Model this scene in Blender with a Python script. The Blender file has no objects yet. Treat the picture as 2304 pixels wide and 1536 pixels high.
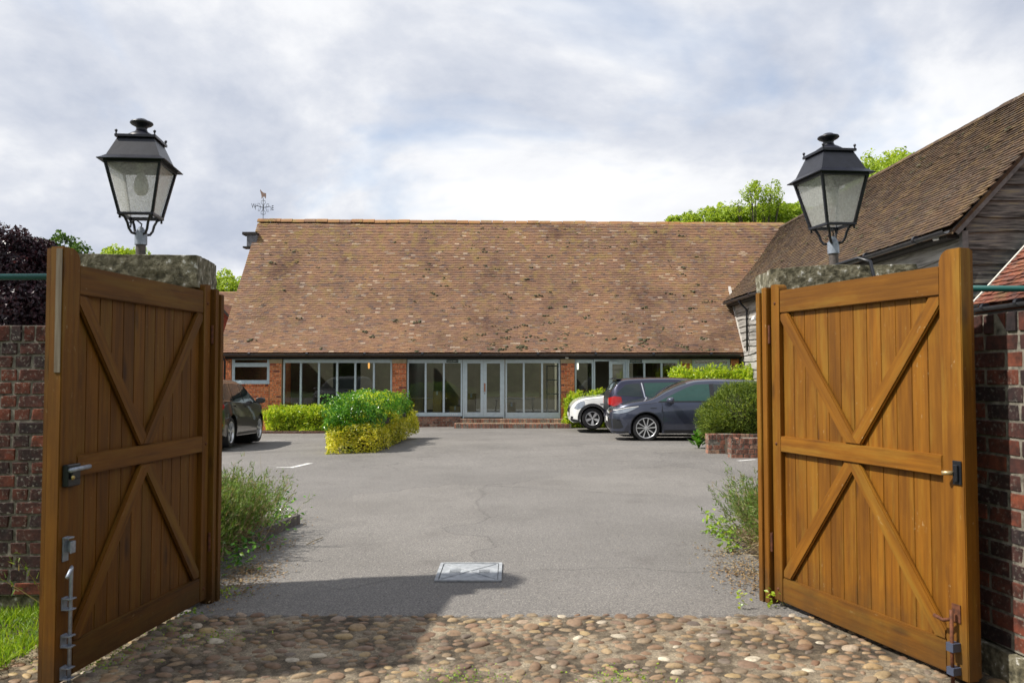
import bpy, bmesh, math, random
import numpy as np
from mathutils import Vector, Matrix, noise as mnoise
from mathutils.bvhtree import BVHTree
R = math.radians; PI = math.pi
random.seed(7); rng = np.random.default_rng(7)
scene = bpy.context.scene
col = scene.collection

# ------------------------------------------------------------------ camera
PITCH = math.atan(70/1800.0)
cam_d = bpy.data.cameras.new('camera'); cam = bpy.data.objects.new('camera', cam_d); col.objects.link(cam)
cam.location = (0, 0, 1.5); cam.rotation_euler = (PI/2 + PITCH, 0, 0)
cam_d.sensor_width = 36.0; cam_d.lens = 36.0*1800/2304
cam_d.clip_start = 0.05; cam_d.clip_end = 6000
cam_d.dof.use_dof = True; cam_d.dof.focus_distance = 17.0; cam_d.dof.aperture_fstop = 5.0
scene.camera = cam

# ------------------------------------------------------------------ world: blue sky behind broken bright cloud
SUN_EL, SUN_AZ = R(51), math.atan2(-0.98, -0.20)      # azimuth of the direction towards the sun, from +Y clockwise
world = bpy.data.worlds.new('World'); scene.world = world; world.use_nodes = True
wt = world.node_tree; wt.nodes.clear()
def wn(t, **k):
    n = wt.nodes.new(t)
    for a, b in k.items(): setattr(n, a, b)
    return n
wl = wt.links.new
sky = wn('ShaderNodeTexSky', sky_type='NISHITA', sun_disc=False)
sky.sun_elevation = SUN_EL; sky.sun_rotation = SUN_AZ
tc = wn('ShaderNodeTexCoord'); sep = wn('ShaderNodeSeparateXYZ'); wl(tc.outputs['Generated'], sep.inputs[0])
zz = wn('ShaderNodeMath', operation='MAXIMUM'); wl(sep.outputs[2], zz.inputs[0]); zz.inputs[1].default_value = 0.0
za = wn('ShaderNodeMath', operation='ADD'); wl(zz.outputs[0], za.inputs[0]); za.inputs[1].default_value = 0.42
dx = wn('ShaderNodeMath', operation='DIVIDE'); wl(sep.outputs[0], dx.inputs[0]); wl(za.outputs[0], dx.inputs[1])
dy = wn('ShaderNodeMath', operation='DIVIDE'); wl(sep.outputs[1], dy.inputs[0]); wl(za.outputs[0], dy.inputs[1])
cmb = wn('ShaderNodeCombineXYZ'); wl(dx.outputs[0], cmb.inputs[0]); wl(dy.outputs[0], cmb.inputs[1]); cmb.inputs[2].default_value = 3.7
def wnoise(scale, detail, rough, off, dist=0.0):
    mp = wn('ShaderNodeMapping'); wl(cmb.outputs[0], mp.inputs[0]); mp.inputs['Location'].default_value = off
    n = wn('ShaderNodeTexNoise'); wl(mp.outputs[0], n.inputs['Vector'])
    n.inputs['Scale'].default_value = scale; n.inputs['Detail'].default_value = detail; n.inputs['Roughness'].default_value = rough
    n.inputs['Distortion'].default_value = dist
    return n
def wramp(src, stops):
    r = wn('ShaderNodeValToRGB'); wl(src, r.inputs[0]); e = r.color_ramp.elements
    while len(e) > 1: e.remove(e[-1])
    e[0].position = stops[0][0]; e[0].color = (*stops[0][1], 1)
    for p, c in stops[1:]:
        x = e.new(p); x.color = (*c, 1)
    return r
n1 = wnoise(1.25, 9, 0.58, (9.38, 4.93, 0), 0.2)
CW = 9.1    # cloud radiance relative to the 0.1 background strength
crmp = wramp(n1.outputs['Fac'], [(0.26, (0.34*CW, 0.38*CW, 0.475*CW)), (0.41, (0.44*CW, 0.48*CW, 0.57*CW)), (0.49, (0.59*CW, 0.615*CW, 0.675*CW)), (0.545, (0.74*CW, 0.75*CW, 0.775*CW)), (0.66, (0.86*CW, 0.865*CW, 0.88*CW))])
n2 = wnoise(1.5, 5, 0.6, (0.36, 15.75, 1.0), 0.4)
hole = wramp(n2.outputs['Fac'], [(0.54, (0, 0, 0)), (0.70, (0.7, 0.7, 0.7))])
bl = wn('ShaderNodeMix', data_type='RGBA', blend_type='MIX')
skb = wn('ShaderNodeMix', data_type='RGBA', blend_type='MULTIPLY'); skb.inputs[0].default_value = 1.0
wl(sky.outputs[0], skb.inputs[6]); skb.inputs[7].default_value = (1.3, 1.3, 1.3, 1)
wl(hole.outputs[0], bl.inputs[0]); wl(crmp.outputs[0], bl.inputs[6]); wl(skb.outputs[2], bl.inputs[7])
bg = wn('ShaderNodeBackground'); bg.inputs['Strength'].default_value = 0.1
wl(bl.outputs[2], bg.inputs['Color'])
wo = wn('ShaderNodeOutputWorld'); wl(bg.outputs[0], wo.inputs[0])

# ------------------------------------------------------------------ sun
sun_d = bpy.data.lights.new('sun', 'SUN'); sun = bpy.data.objects.new('sun', sun_d); col.objects.link(sun)
sun_d.energy = 4.4; sun_d.angle = R(1.2); sun_d.color = (1.0, 0.95, 0.87)
sdir = Vector((math.sin(SUN_AZ)*math.cos(SUN_EL), math.cos(SUN_AZ)*math.cos(SUN_EL), math.sin(SUN_EL)))   # towards the sun
sun.rotation_euler = sdir.to_track_quat('Z', 'Y').to_euler(); sun.location = (-30, -5, 40)

scene.view_settings.view_transform = 'Standard'; scene.view_settings.look = 'None'
scene.view_settings.exposure = 0.48; scene.view_settings.gamma = 1.0; scene.view_settings.use_curve_mapping = False
scene.render.engine = 'CYCLES'
scene.cycles.max_bounces = 7; scene.cycles.diffuse_bounces = 3; scene.cycles.glossy_bounces = 3
scene.cycles.transmission_bounces = 4; scene.cycles.transparent_max_bounces = 12
scene.cycles.caustics_reflective = False; scene.cycles.caustics_refractive = False
scene.cycles.use_denoising = True

# ------------------------------------------------------------------ placing
SP, CP = math.sin(PITCH), math.cos(PITCH)
def P(px, py, Y):
    """the world X and Z of a sight line at distance Y (photograph pixels, 2304 wide)"""
    a = (px-1152)/1800.0; b = (768-py)/1800.0
    dY = CP - b*SP; dZ = SP + b*CP
    return a*Y/dY, 1.5 + dZ*Y/dY
def PX(px, Y, py=838): return P(px, py, Y)[0]
def PZ(py, Y): return P(1152, py, Y)[1]
def sm(t):
    t = min(1, max(0, t)); return t*t*(3-2*t)
def ground(x, y):
    a = -0.29*min(1, max(0, (y-12)/11.5))**1.8 if y > 12 else 0.0
    return a - 0.13*sm(-(x+2.5)/4)*sm((y-13)/5)
def G(px, py):
    """where a sight line meets the ground"""
    Y = 1.0
    for _ in range(2000):
        x, z = P(px, py, Y)
        if z <= ground(x, Y): break
        Y += 0.03
    return x, Y

# ------------------------------------------------------------------ object helpers
def link(o): col.objects.link(o); return o
def props(o, label=None, cat=None, group=None, kind=None):
    if label: o['label'] = label
    if cat: o['category'] = cat
    if group: o['group'] = group
    if kind: o['kind'] = kind
    return o
def thing(name, label, cat, loc=(0, 0, 0), rotz=0, group=None):
    o = link(bpy.data.objects.new(name, None)); o.location = loc; o.rotation_euler = (0, 0, rotz); o.empty_display_size = .2
    return props(o, label, cat, group)
def mkobj(name, me, mat=None, parent=None, kind=None, loc=None, rot=None):
    if mat is not None and not me.materials: me.materials.append(mat)
    o = link(bpy.data.objects.new(name, me))
    if parent is not None: o.parent = parent
    if loc is not None: o.location = loc
    if rot is not None: o.rotation_euler = rot
    if kind: o['kind'] = kind
    return o
def np_mesh(name, V, quads=None, tris=None, smooth=False, matidx=None):
    me = bpy.data.meshes.new(name)
    V = np.asarray(V, dtype=np.float32).reshape(-1, 3)
    parts = []; 
    nq = 0 if quads is None else len(quads); nt = 0 if tris is None else len(tris)
    loops = np.concatenate([np.asarray(quads, dtype=np.int32).reshape(-1) if nq else np.zeros(0, np.int32),
                            np.asarray(tris, dtype=np.int32).reshape(-1) if nt else np.zeros(0, np.int32)])
    starts = np.concatenate([np.arange(nq, dtype=np.int32)*4, nq*4+np.arange(nt, dtype=np.int32)*3])
    me.vertices.add(len(V)); me.vertices.foreach_set('co', V.reshape(-1))
    me.loops.add(len(loops)); me.loops.foreach_set('vertex_index', loops)
    me.polygons.add(nq+nt); me.polygons.foreach_set('loop_start', starts)
    if matidx is not None: me.polygons.foreach_set('material_index', np.asarray(matidx, dtype=np.int32))
    me.update(calc_edges=True); me.validate()
    me.polygons.foreach_set('use_smooth', np.full(len(me.polygons), bool(smooth)))
    return me
class MB:
    """collects simple shapes; build() links them as one mesh object"""
    def __init__(s): s.bm = bmesh.new()
    def box(s, x0, x1, y0, y1, z0, z1, M=None):
        vs = [Vector((x, y, z)) for z in (z0, z1) for y in (y0, y1) for x in (x0, x1)]
        if M is not None: vs = [M @ v for v in vs]
        b = [s.bm.verts.new(v) for v in vs]
        for f in ((0, 2, 3, 1), (4, 5, 7, 6), (0, 1, 5, 4), (2, 6, 7, 3), (0, 4, 6, 2), (1, 3, 7, 5)):
            s.bm.faces.new([b[i] for i in f])
        return s
    def poly(s, pts):
        s.bm.faces.new([s.bm.verts.new(p) for p in pts]); return s
    def prism(s, pts, d):
        """polygon pts (3D) extruded by vector d"""
        d = Vector(d); a = [s.bm.verts.new(p) for p in pts]; b = [s.bm.verts.new(Vector(p)+d) for p in pts]
        n = len(pts)
        s.bm.faces.new(a[::-1]); s.bm.faces.new(b)
        for i in range(n): s.bm.faces.new((a[i], a[(i+1) % n], b[(i+1) % n], b[i]))
        return s
    def tube(s, pts, r, n=8, cap=True):
        pts = [Vector(p) for p in pts]; rings = []
        up = Vector((0, 0, 1)); last = None
        for i, p in enumerate(pts):
            d = (pts[min(i+1, len(pts)-1)] - pts[max(i-1, 0)]).normalized()
            if last is None:
                a = d.cross(up)
                if a.length < 1e-3: a = d.cross(Vector((1, 0, 0)))
            else:
                a = last - d*last.dot(d)
            a.normalize(); last = a; b = d.cross(a)
            rr = r[i] if isinstance(r, (list, tuple)) else r
            rings.append([s.bm.verts.new(p + (a*math.cos(2*PI*k/n)+b*math.sin(2*PI*k/n))*rr) for k in range(n)])
        for q, w in zip(rings, rings[1:]):
            for k in range(n): s.bm.faces.new((q[k], q[(k+1) % n], w[(k+1) % n], w[k]))
        if cap: s.bm.faces.new(rings[0][::-1]); s.bm.faces.new(rings[-1])
        return s
    def lathe(s, prof, n=24, M=None, rot=0):
        """prof: (r, z) list round Z"""
        rings = []
        for r, z in prof:
            if r < 1e-6:
                v = Vector((0, 0, z)); rings.append([s.bm.verts.new(M @ v if M is not None else v)]*n); continue
            ring = []
            for k in range(n):
                v = Vector((r*math.cos(rot+2*PI*k/n), r*math.sin(rot+2*PI*k/n), z)); ring.append(s.bm.verts.new(M @ v if M is not None else v))
            rings.append(ring)
        for a, b in zip(rings, rings[1:]):
            for k in range(n):
                q = []
                for v in (a[k], a[(k+1) % n], b[(k+1) % n], b[k]):
                    if v not in q: q.append(v)
                if len(q) > 2:
                    try: s.bm.faces.new(q)
                    except ValueError: pass
        return s
    def build(s, name, mat=None, parent=None, kind=None, smooth=False, bevel=0, seg=1, loc=None, rot=None, sharp=None):
        if bevel: bmesh.ops.bevel(s.bm, geom=s.bm.edges[:], offset=bevel, segments=seg, affect='EDGES', clamp_overlap=True)
        bmesh.ops.recalc_face_normals(s.bm, faces=s.bm.faces[:])
        me = bpy.data.meshes.new(name); s.bm.to_mesh(me); s.bm.free()
        if smooth: me.shade_smooth()
        if sharp and smooth: me.set_sharp_from_angle(angle=R(sharp))
        return mkobj(name, me, mat, parent, kind, loc, rot)
def copy_tree(o, parent=None):
    c = link(o.copy()); c.parent = parent
    for ch in o.children: copy_tree(ch, c)
    return c
def text_mesh(name, body, size, mat, parent, loc, rot, depth=0.001):
    cu = bpy.data.curves.new('t', 'FONT'); cu.body = body; cu.size = size; cu.align_x = 'CENTER'; cu.align_y = 'CENTER'; cu.extrude = depth
    cu.resolution_u = 3
    t = link(bpy.data.objects.new('t', cu)); bpy.context.view_layer.update()
    me = bpy.data.meshes.new_from_object(t.evaluated_get(bpy.context.evaluated_depsgraph_get()))
    bpy.data.objects.remove(t); bpy.data.curves.remove(cu)
    me.materials.clear()
    return mkobj(name, me, mat, parent, None, loc, rot)

# ------------------------------------------------------------------ materials
def newmat(name):
    m = bpy.data.materials.new(name); m.use_nodes = True
    nt = m.node_tree; b = nt.nodes['Principled BSDF']
    return m, nt, b
def N(nt, t, ins=None, **k):
    n = nt.nodes.new(t)
    for a, b in k.items(): setattr(n, a, b)
    for a, b in (ins or {}).items():
        if hasattr(b, 'is_output') or isinstance(b, bpy.types.NodeSocket): nt.links.new(b, n.inputs[a])
        else: n.inputs[a].default_value = b
    return n
def ramp(nt, src, stops, interp='LINEAR'):
    r = nt.nodes.new('ShaderNodeValToRGB'); nt.links.new(src, r.inputs[0]); r.color_ramp.interpolation = interp
    e = r.color_ramp.elements
    while len(e) > 1: e.remove(e[-1])
    e[0].position = stops[0][0]; e[0].color = (*stops[0][1], 1) if len(stops[0][1]) == 3 else stops[0][1]
    for p, c in stops[1:]:
        x = e.new(p); x.color = (*c, 1)
    return r
def mix(nt, fac, a, b, mode='MIX'):
    n = nt.nodes.new('ShaderNodeMix'); n.data_type = 'RGBA'; n.blend_type = mode; n.clamp_factor = True
    for i, v in ((0, fac), (6, a), (7, b)):
        if isinstance(v, bpy.types.NodeSocket): nt.links.new(v, n.inputs[i])
        elif i and len(v) == 3: n.inputs[i].default_value = (*v, 1)
        else: n.inputs[i].default_value = v
    return n.outputs[2]
def math_(nt, op, a, b=0.0):
    n = nt.nodes.new('ShaderNodeMath'); n.operation = op
    for i, v in ((0, a), (1, b)):
        if isinstance(v, bpy.types.NodeSocket): nt.links.new(v, n.inputs[i])
        else: n.inputs[i].default_value = v
    return n.outputs[0]
def noise_(nt, vec, scale, detail=4, rough=0.55, stretch=None, off=None):
    if stretch or off is not None:
        mp = nt.nodes.new('ShaderNodeMapping'); nt.links.new(vec, mp.inputs[0])
        if stretch: mp.inputs['Scale'].default_value = stretch
        if off is not None:
            if isinstance(off, bpy.types.NodeSocket): nt.links.new(off, mp.inputs['Location'])
            else: mp.inputs['Location'].default_value = off
        vec = mp.outputs[0]
    n = nt.nodes.new('ShaderNodeTexNoise'); nt.links.new(vec, n.inputs['Vector'])
    n.inputs['Scale'].default_value = scale; n.inputs['Detail'].default_value = detail; n.inputs['Roughness'].default_value = rough
    return n.outputs['Fac']
def rnd(nt, kind='both'):
    """a random number per object, per mesh island, or both mixed"""
    a = nt.nodes.new('ShaderNodeObjectInfo').outputs['Random']
    if kind == 'obj': return a
    b = nt.nodes.new('ShaderNodeNewGeometry').outputs['Random Per Island']
    if kind == 'island': return b
    return math_(nt, 'FRACT', math_(nt, 'ADD', a, b))
def bump(nt, b, h, strength=0.3, dist=0.01):
    n = nt.nodes.new('ShaderNodeBump'); n.inputs['Strength'].default_value = strength; n.inputs['Distance'].default_value = dist
    nt.links.new(h, n.inputs['Height']); nt.links.new(n.outputs[0], b.inputs['Normal'])
def simple(name, stops, scale=6, rough=0.7, metal=0.0, stretch=None, bmp=0.0, bdist=0.004, coord='pos', rv=0.0, detail=5, spec=None, coat=0, rk='both'):
    """noise coloured surface, optionally varied per object"""
    m, nt, b = newmat(name)
    if coord == 'pos': vec = nt.nodes.new('ShaderNodeNewGeometry').outputs['Position']
    else: vec = nt.nodes.new('ShaderNodeTexCoord').outputs['Object']
    off = None
    if rv:
        r = rnd(nt, rk)
        c = nt.nodes.new('ShaderNodeCombineXYZ')
        for i in range(3): nt.links.new(math_(nt, 'MULTIPLY', r, 7.3+i*5.1), c.inputs[i])
        off = c.outputs[0]
    if len(stops) == 1: stops = [(0, stops[0]), (1, stops[0])]
    elif not isinstance(stops[0][1], (tuple, list)): stops = [(0.3+0.4*i/(len(stops)-1), s) for i, s in enumerate(stops)]
    nz = noise_(nt, vec, scale, detail, 0.6, stretch, off)
    c = ramp(nt, nz, stops).outputs[0]
    if rv:
        k = math_(nt, 'ADD', math_(nt, 'MULTIPLY', r, 2*rv), 1-rv)
        cc = nt.nodes.new('ShaderNodeCombineXYZ')
        for i in range(3): nt.links.new(k, cc.inputs[i])
        c = mix(nt, 1.0, c, cc.outputs[0], 'MULTIPLY')
    nt.links.new(c, b.inputs['Base Color'])
    b.inputs['Roughness'].default_value = rough; b.inputs['Metallic'].default_value = metal
    if spec is not None: b.inputs['Specular IOR Level'].default_value = spec
    b.inputs['Coat Weight'].default_value = coat
    if coat: b.inputs['Coat Roughness'].default_value = 0.03
    if bmp: bump(nt, b, nz, bmp, bdist)
    return m

def wood_mat(name='stained_wood', gain=1.0):
    m, nt, b = newmat(name)
    tcn = nt.nodes.new('ShaderNodeTexCoord').outputs['Object']; r = rnd(nt, 'obj')
    c = nt.nodes.new('ShaderNodeCombineXYZ')
    for i in range(3): nt.links.new(math_(nt, 'MULTIPLY', r, 9.3+i*5.1), c.inputs[i])
    off = c.outputs[0]
    g = noise_(nt, tcn, 1.0, 6, 0.65, (1.3, 34, 34), off)
    big = noise_(nt, tcn, 1.0, 4, 0.6, (2.2, 6, 6), off)
    base = ramp(nt, g, [(0.28, (0.13, 0.046, 0.003)), (0.5, (0.215, 0.082, 0.0045)), (0.75, (0.29, 0.118, 0.008))]).outputs[0]
    base = mix(nt, math_(nt, 'MULTIPLY', big, 0.9), base, ramp(nt, big, [(0.3, (0.42, 0.36, 0.30)), (0.5, (1, 1, 1)), (0.7, (1.3, 1.28, 1.25))]).outputs[0], 'MULTIPLY')
    # knots
    mp = nt.nodes.new('ShaderNodeMapping'); nt.links.new(tcn, mp.inputs[0]); mp.inputs['Scale'].default_value = (2.2, 7.5, 7.5); nt.links.new(off, mp.inputs['Location'])
    v = nt.nodes.new('ShaderNodeTexVoronoi'); nt.links.new(mp.outputs[0], v.inputs['Vector']); v.inputs['Scale'].default_value = 1.0
    kn = ramp(nt, v.outputs['Distance'], [(0.06, (1, 1, 1)), (0.19, (0, 0, 0))]).outputs[0]
    base = mix(nt, math_(nt, 'MULTIPLY', kn, 0.75), base, (0.06, 0.022, 0.006))
    # worn pale scratches and droppings
    sp = noise_(nt, tcn, 1.0, 3, 0.6, (26, 60, 60), off)
    lo = noise_(nt, tcn, 1.0, 2, 0.5, (3, 7, 7), off)
    w = math_(nt, 'MULTIPLY', ramp(nt, sp, [(0.66, (0, 0, 0)), (0.72, (1, 1, 1))]).outputs[0], ramp(nt, lo, [(0.5, (0, 0, 0)), (0.62, (1, 1, 1))]).outputs[0])
    base = mix(nt, math_(nt, 'MULTIPLY', w, 0.8), base, (0.42, 0.30, 0.15))
    # patches where the stain has thinned to yellow
    th = ramp(nt, noise_(nt, tcn, 1.0, 5, 0.7, (1.1, 9, 9), off), [(0.50, (0, 0, 0)), (0.66, (1, 1, 1))]).outputs[0]
    base = mix(nt, math_(nt, 'MULTIPLY', th, 0.55), base, (0.30, 0.165, 0.02))
    pz = nt.nodes.new('ShaderNodeNewGeometry').outputs['Position']; sz = nt.nodes.new('ShaderNodeSeparateXYZ'); nt.links.new(pz, sz.inputs[0])
    low = math_(nt, 'ADD', sz.outputs[2], math_(nt, 'MULTIPLY', noise_(nt, pz, 5, 5, 0.7), 0.55))
    gr = ramp(nt, low, [(0.30, (1, 1, 1)), (0.62, (0, 0, 0))]).outputs[0]
    base = mix(nt, math_(nt, 'MULTIPLY', gr, 0.55), base, (0.045, 0.030, 0.014))
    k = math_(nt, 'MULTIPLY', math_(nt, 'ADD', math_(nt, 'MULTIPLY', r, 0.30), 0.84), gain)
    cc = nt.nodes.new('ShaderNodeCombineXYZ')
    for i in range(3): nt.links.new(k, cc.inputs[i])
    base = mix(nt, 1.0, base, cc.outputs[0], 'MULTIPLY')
    nt.links.new(base, b.inputs['Base Color']); b.inputs['Roughness'].default_value = 0.62
    b.inputs['Specular IOR Level'].default_value = 0.3
    bump(nt, b, g, 0.5, 0.003)
    return m
def brick_mat(name, dark, lichen, scale=1.0, worn=False):
    """per-brick colour with lichen and grime; dark 0..1 share of burnt bricks"""
    m, nt, b = newmat(name)
    pos = nt.nodes.new('ShaderNodeNewGeometry').outputs['Position']; r = rnd(nt)
    if dark < 0.3: st = [(0.0, (0.36, 0.10, 0.035)), (0.3, (0.56, 0.18, 0.065)), (0.6, (0.66, 0.24, 0.10)), (0.88, (0.50, 0.13, 0.05)), (1, (0.16, 0.05, 0.04))]
    else: st = [(0.0, (0.016, 0.009, 0.010)), (0.3, (0.034, 0.013, 0.011)), (0.6, (0.078, 0.021, 0.012)), (0.85, (0.14, 0.036, 0.016)), (1, (0.045, 0.016, 0.012))]
    if worn: st = [(0.0, (0.10, 0.05, 0.035)), (0.3, (0.20, 0.085, 0.055)), (0.55, (0.28, 0.13, 0.085)), (0.75, (0.15, 0.065, 0.05)), (0.9, (0.33, 0.22, 0.15)), (1, (0.22, 0.10, 0.06))]
    c = ramp(nt, r, st).outputs[0]
    n = noise_(nt, pos, 16, 6, 0.65)
    c = mix(nt, 0.95, c, ramp(nt, n, [(0.32, (0.30, 0.28, 0.28)), (0.5, (1, 1, 1)), (0.66, (1.7, 1.5, 1.35))]).outputs[0], 'MULTIPLY')
    if lichen:
        a = noise_(nt, pos, 45, 5, 0.7); d = noise_(nt, pos, 2.3, 3, 0.5)
        f = math_(nt, 'MULTIPLY', ramp(nt, a, [(0.55, (0, 0, 0)), (0.66, (1, 1, 1))]).outputs[0], ramp(nt, d, [(0.40, (0, 0, 0)), (0.60, (1, 1, 1))]).outputs[0])
        c = mix(nt, math_(nt, 'MULTIPLY', f, lichen), c, (0.46, 0.44, 0.37))
    nt.links.new(c, b.inputs['Base Color']); b.inputs['Roughness'].default_value = 0.9
    bump(nt, b, n, 0.6, 0.006)
    return m
def tile_mat(name, stops, patches, mossy=0.4, ztop=None, gain=1.0):
    """clay tiles: colour per tile, weather patches over the roof"""
    m, nt, b = newmat(name)
    pos = nt.nodes.new('ShaderNodeNewGeometry').outputs['Position']; r = rnd(nt)
    c = ramp(nt, r, stops).outputs[0]
    n = noise_(nt, pos, 0.55, 6, 0.65)
    c = mix(nt, 0.8, c, ramp(nt, n, [(0.32, (0.50, 0.47, 0.50)), (0.47, (0.95, 0.95, 0.95)), (0.62, (1.18, 1.12, 1.02))]).outputs[0], 'MULTIPLY')
    # yellow and grey lichen, more of it near the top when ztop is given
    l1 = noise_(nt, pos, 3.2, 7, 0.75); f = ramp(nt, l1, [(0.50, (0, 0, 0)), (0.62, (1, 1, 1))]).outputs[0]
    if ztop:
        sz = nt.nodes.new('ShaderNodeSeparateXYZ'); nt.links.new(pos, sz.inputs[0])
        hz = nt.nodes.new('ShaderNodeMapRange'); nt.links.new(sz.outputs[2], hz.inputs[0])
        hz.inputs[1].default_value = ztop[0]; hz.inputs[2].default_value = ztop[1]; hz.inputs[3].default_value = 0.25; hz.inputs[4].default_value = 1.0
        f = math_(nt, 'MULTIPLY', f, hz.outputs[0])
    c = mix(nt, math_(nt, 'MULTIPLY', f, patches), c, (0.27, 0.19, 0.07))
    l2 = noise_(nt, pos, 14, 6, 0.75); l2b = noise_(nt, pos, 0.9, 3, 0.5, None, (3, 9, 1))
    f2 = math_(nt, 'MULTIPLY', ramp(nt, l2, [(0.56, (0, 0, 0)), (0.66, (1, 1, 1))]).outputs[0], ramp(nt, l2b, [(0.45, (0, 0, 0)), (0.6, (1, 1, 1))]).outputs[0])
    c = mix(nt, math_(nt, 'MULTIPLY', f2, 0.55), c, (0.36, 0.34, 0.29))
    l3 = noise_(nt, pos, 6, 6, 0.7, None, (7, 1, 4))
    c = mix(nt, math_(nt, 'MULTIPLY', ramp(nt, l3, [(0.6, (0, 0, 0)), (0.68, (1, 1, 1))]).outputs[0], mossy), c, (0.035, 0.04, 0.02))
    c = mix(nt, 1.0, c, (gain, gain, gain), 'MULTIPLY')
    nt.links.new(c, b.inputs['Base Color']); b.inputs['Roughness'].default_value = 0.9
    b.inputs['Specular IOR Level'].default_value = 0.2
    bump(nt, b, l2, 0.4, 0.004)
    return m
def leaf_mat(name, stops, trans=0.45, gloss=0.45):
    m, nt, b = newmat(name)
    r = nt.nodes.new('ShaderNodeNewGeometry').outputs['Random Per Island']
    pos = nt.nodes.new('ShaderNodeNewGeometry').outputs['Position']
    c = ramp(nt, r, stops).outputs[0]
    n = noise_(nt, pos, 2.2, 3, 0.5)
    c = mix(nt, 0.7, c, ramp(nt, n, [(0.3, (0.72, 0.78, 0.75)), (0.7, (1.2, 1.15, 1.0))]).outputs[0], 'MULTIPLY')
    nt.links.new(c, b.inputs['Base Color']); b.inputs['Roughness'].default_value = gloss
    tr = nt.nodes.new('ShaderNodeBsdfTranslucent'); nt.links.new(mix(nt, 1.0, c, (1.25, 1.2, 0.7), 'MULTIPLY'), tr.inputs[0])
    ms = nt.nodes.new('ShaderNodeMixShader'); ms.inputs[0].default_value = trans
    nt.links.new(b.outputs[0], ms.inputs[1]); nt.links.new(tr.outputs[0], ms.inputs[2])
    nt.links.new(ms.outputs[0], nt.nodes['Material Output'].inputs[0])
    return m
def glass_mat(name, tint=(0.85, 0.9, 0.88), refl=1.0, haze=None):
    """thin pane: see-through plus a fresnel reflection"""
    m, nt, b = newmat(name); nt.nodes.remove(b)
    t = nt.nodes.new('ShaderNodeBsdfTransparent'); t.inputs[0].default_value = (*tint, 1)
    g = nt.nodes.new('ShaderNodeBsdfGlossy'); g.inputs['Roughness'].default_value = 0.0 if haze is None else 0.08
    f = nt.nodes.new('ShaderNodeFresnel'); f.inputs[0].default_value = 1.55
    k = math_(nt, 'MULTIPLY', f.outputs[0], 1.2*refl)
    ms = nt.nodes.new('ShaderNodeMixShader'); nt.links.new(k, ms.inputs[0]); nt.links.new(t.outputs[0], ms.inputs[1]); nt.links.new(g.outputs[0], ms.inputs[2])
    out = ms.outputs[0]
    if haze:
        pos = nt.nodes.new('ShaderNodeNewGeometry').outputs['Position']
        d = nt.nodes.new('ShaderNodeBsdfDiffuse'); d.inputs[0].default_value = (*haze, 1)
        tl = nt.nodes.new('ShaderNodeBsdfTranslucent'); tl.inputs[0].default_value = (*haze, 1)
        ad = nt.nodes.new('ShaderNodeMixShader'); ad.inputs[0].default_value = 0.72; nt.links.new(d.outputs[0], ad.inputs[1]); nt.links.new(tl.outputs[0], ad.inputs[2])
        sp = ramp(nt, noise_(nt, pos, 60, 4, 0.7), [(0.40, (0.26, 0.26, 0.26)), (0.7, (0.46, 0.46, 0.46))]).outputs[0]
        m2 = nt.nodes.new('ShaderNodeMixShader'); nt.links.new(sp, m2.inputs[0]); nt.links.new(out, m2.inputs[1]); nt.links.new(ad.outputs[0], m2.inputs[2])
        out = m2.outputs[0]
    nt.links.new(out, nt.nodes['Material Output'].inputs[0])
    return m
def plain(name, c, rough=0.6, metal=0.0, coat=0.0, emit=None, es=1.0):
    m, nt, b = newmat(name)
    pos = nt.nodes.new('ShaderNodeNewGeometry').outputs['Position']
    n = noise_(nt, pos, 9, 4, 0.6)
    cc = mix(nt, 0.35, (*c,), ramp(nt, n, [(0.3, tuple(x*0.75 for x in c)), (0.7, tuple(min(1, x*1.2) for x in c))]).outputs[0])
    nt.links.new(cc, b.inputs['Base Color'])
    b.inputs['Roughness'].default_value = rough; b.inputs['Metallic'].default_value = metal; b.inputs['Coat Weight'].default_value = coat
    b.inputs['Coat Roughness'].default_value = 0.02
    if emit: b.inputs['Emission Color'].default_value = (*emit, 1); b.inputs['Emission Strength'].default_value = es
    return m

MW = wood_mat('stained_wood', 0.90); MW_shade = wood_mat('shaded_stained_wood', 0.56)  # left leaf and post: same stain, with shade darkened into its colour
M_black = plain('black_paint', (0.012, 0.013, 0.017), 0.35)
M_lampblack = simple('weathered_black_paint', [(0.005, 0.0055, 0.010), (0.012, 0.013, 0.022)], 20, 0.38, bmp=0.1)
M_galv = simple('galvanised_steel', [(0.22, 0.25, 0.30), (0.40, 0.44, 0.50)], 40, 0.5, 0.5)
M_rust = simple('rusty_steel', [(0.05, 0.02, 0.012), (0.20, 0.07, 0.03)], 40, 0.8, 0.3)
M_stone = simple('mossy_stone', [(0.30, (0.030, 0.028, 0.017)), (0.44, (0.095, 0.085, 0.05)), (0.54, (0.19, 0.17, 0.11)), (0.615, (0.26, 0.245, 0.18)), (0.635, (0.58, 0.56, 0.50))], 21, 0.95, bmp=0.9, bdist=0.02, detail=9)
M_cream = simple('cream_stone', [(0.36, 0.28, 0.16), (0.48, 0.40, 0.27)], 9, 0.9, bmp=0.2)
M_mortar = simple('lime_mortar', [(0.05, 0.044, 0.033), (0.30, 0.27, 0.22)], 22, 0.95, bmp=0.6)
M_mortar_clean = simple('orange_mortar', [(0.42, 0.25, 0.14), (0.58, 0.38, 0.24)], 20, 0.95)
M_brick_old = brick_mat('old_brick', 0.6, 0.55)
M_brick_red = brick_mat('barn_brick', 0.1, 0.0)
M_brick_mix = brick_mat('worn_brick', 0.2, 0.9, worn=True)
M_frame = plain('grey_blue_paint', (0.50, 0.59, 0.62), 0.5)
M_glass = glass_mat('window_glass')
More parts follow.
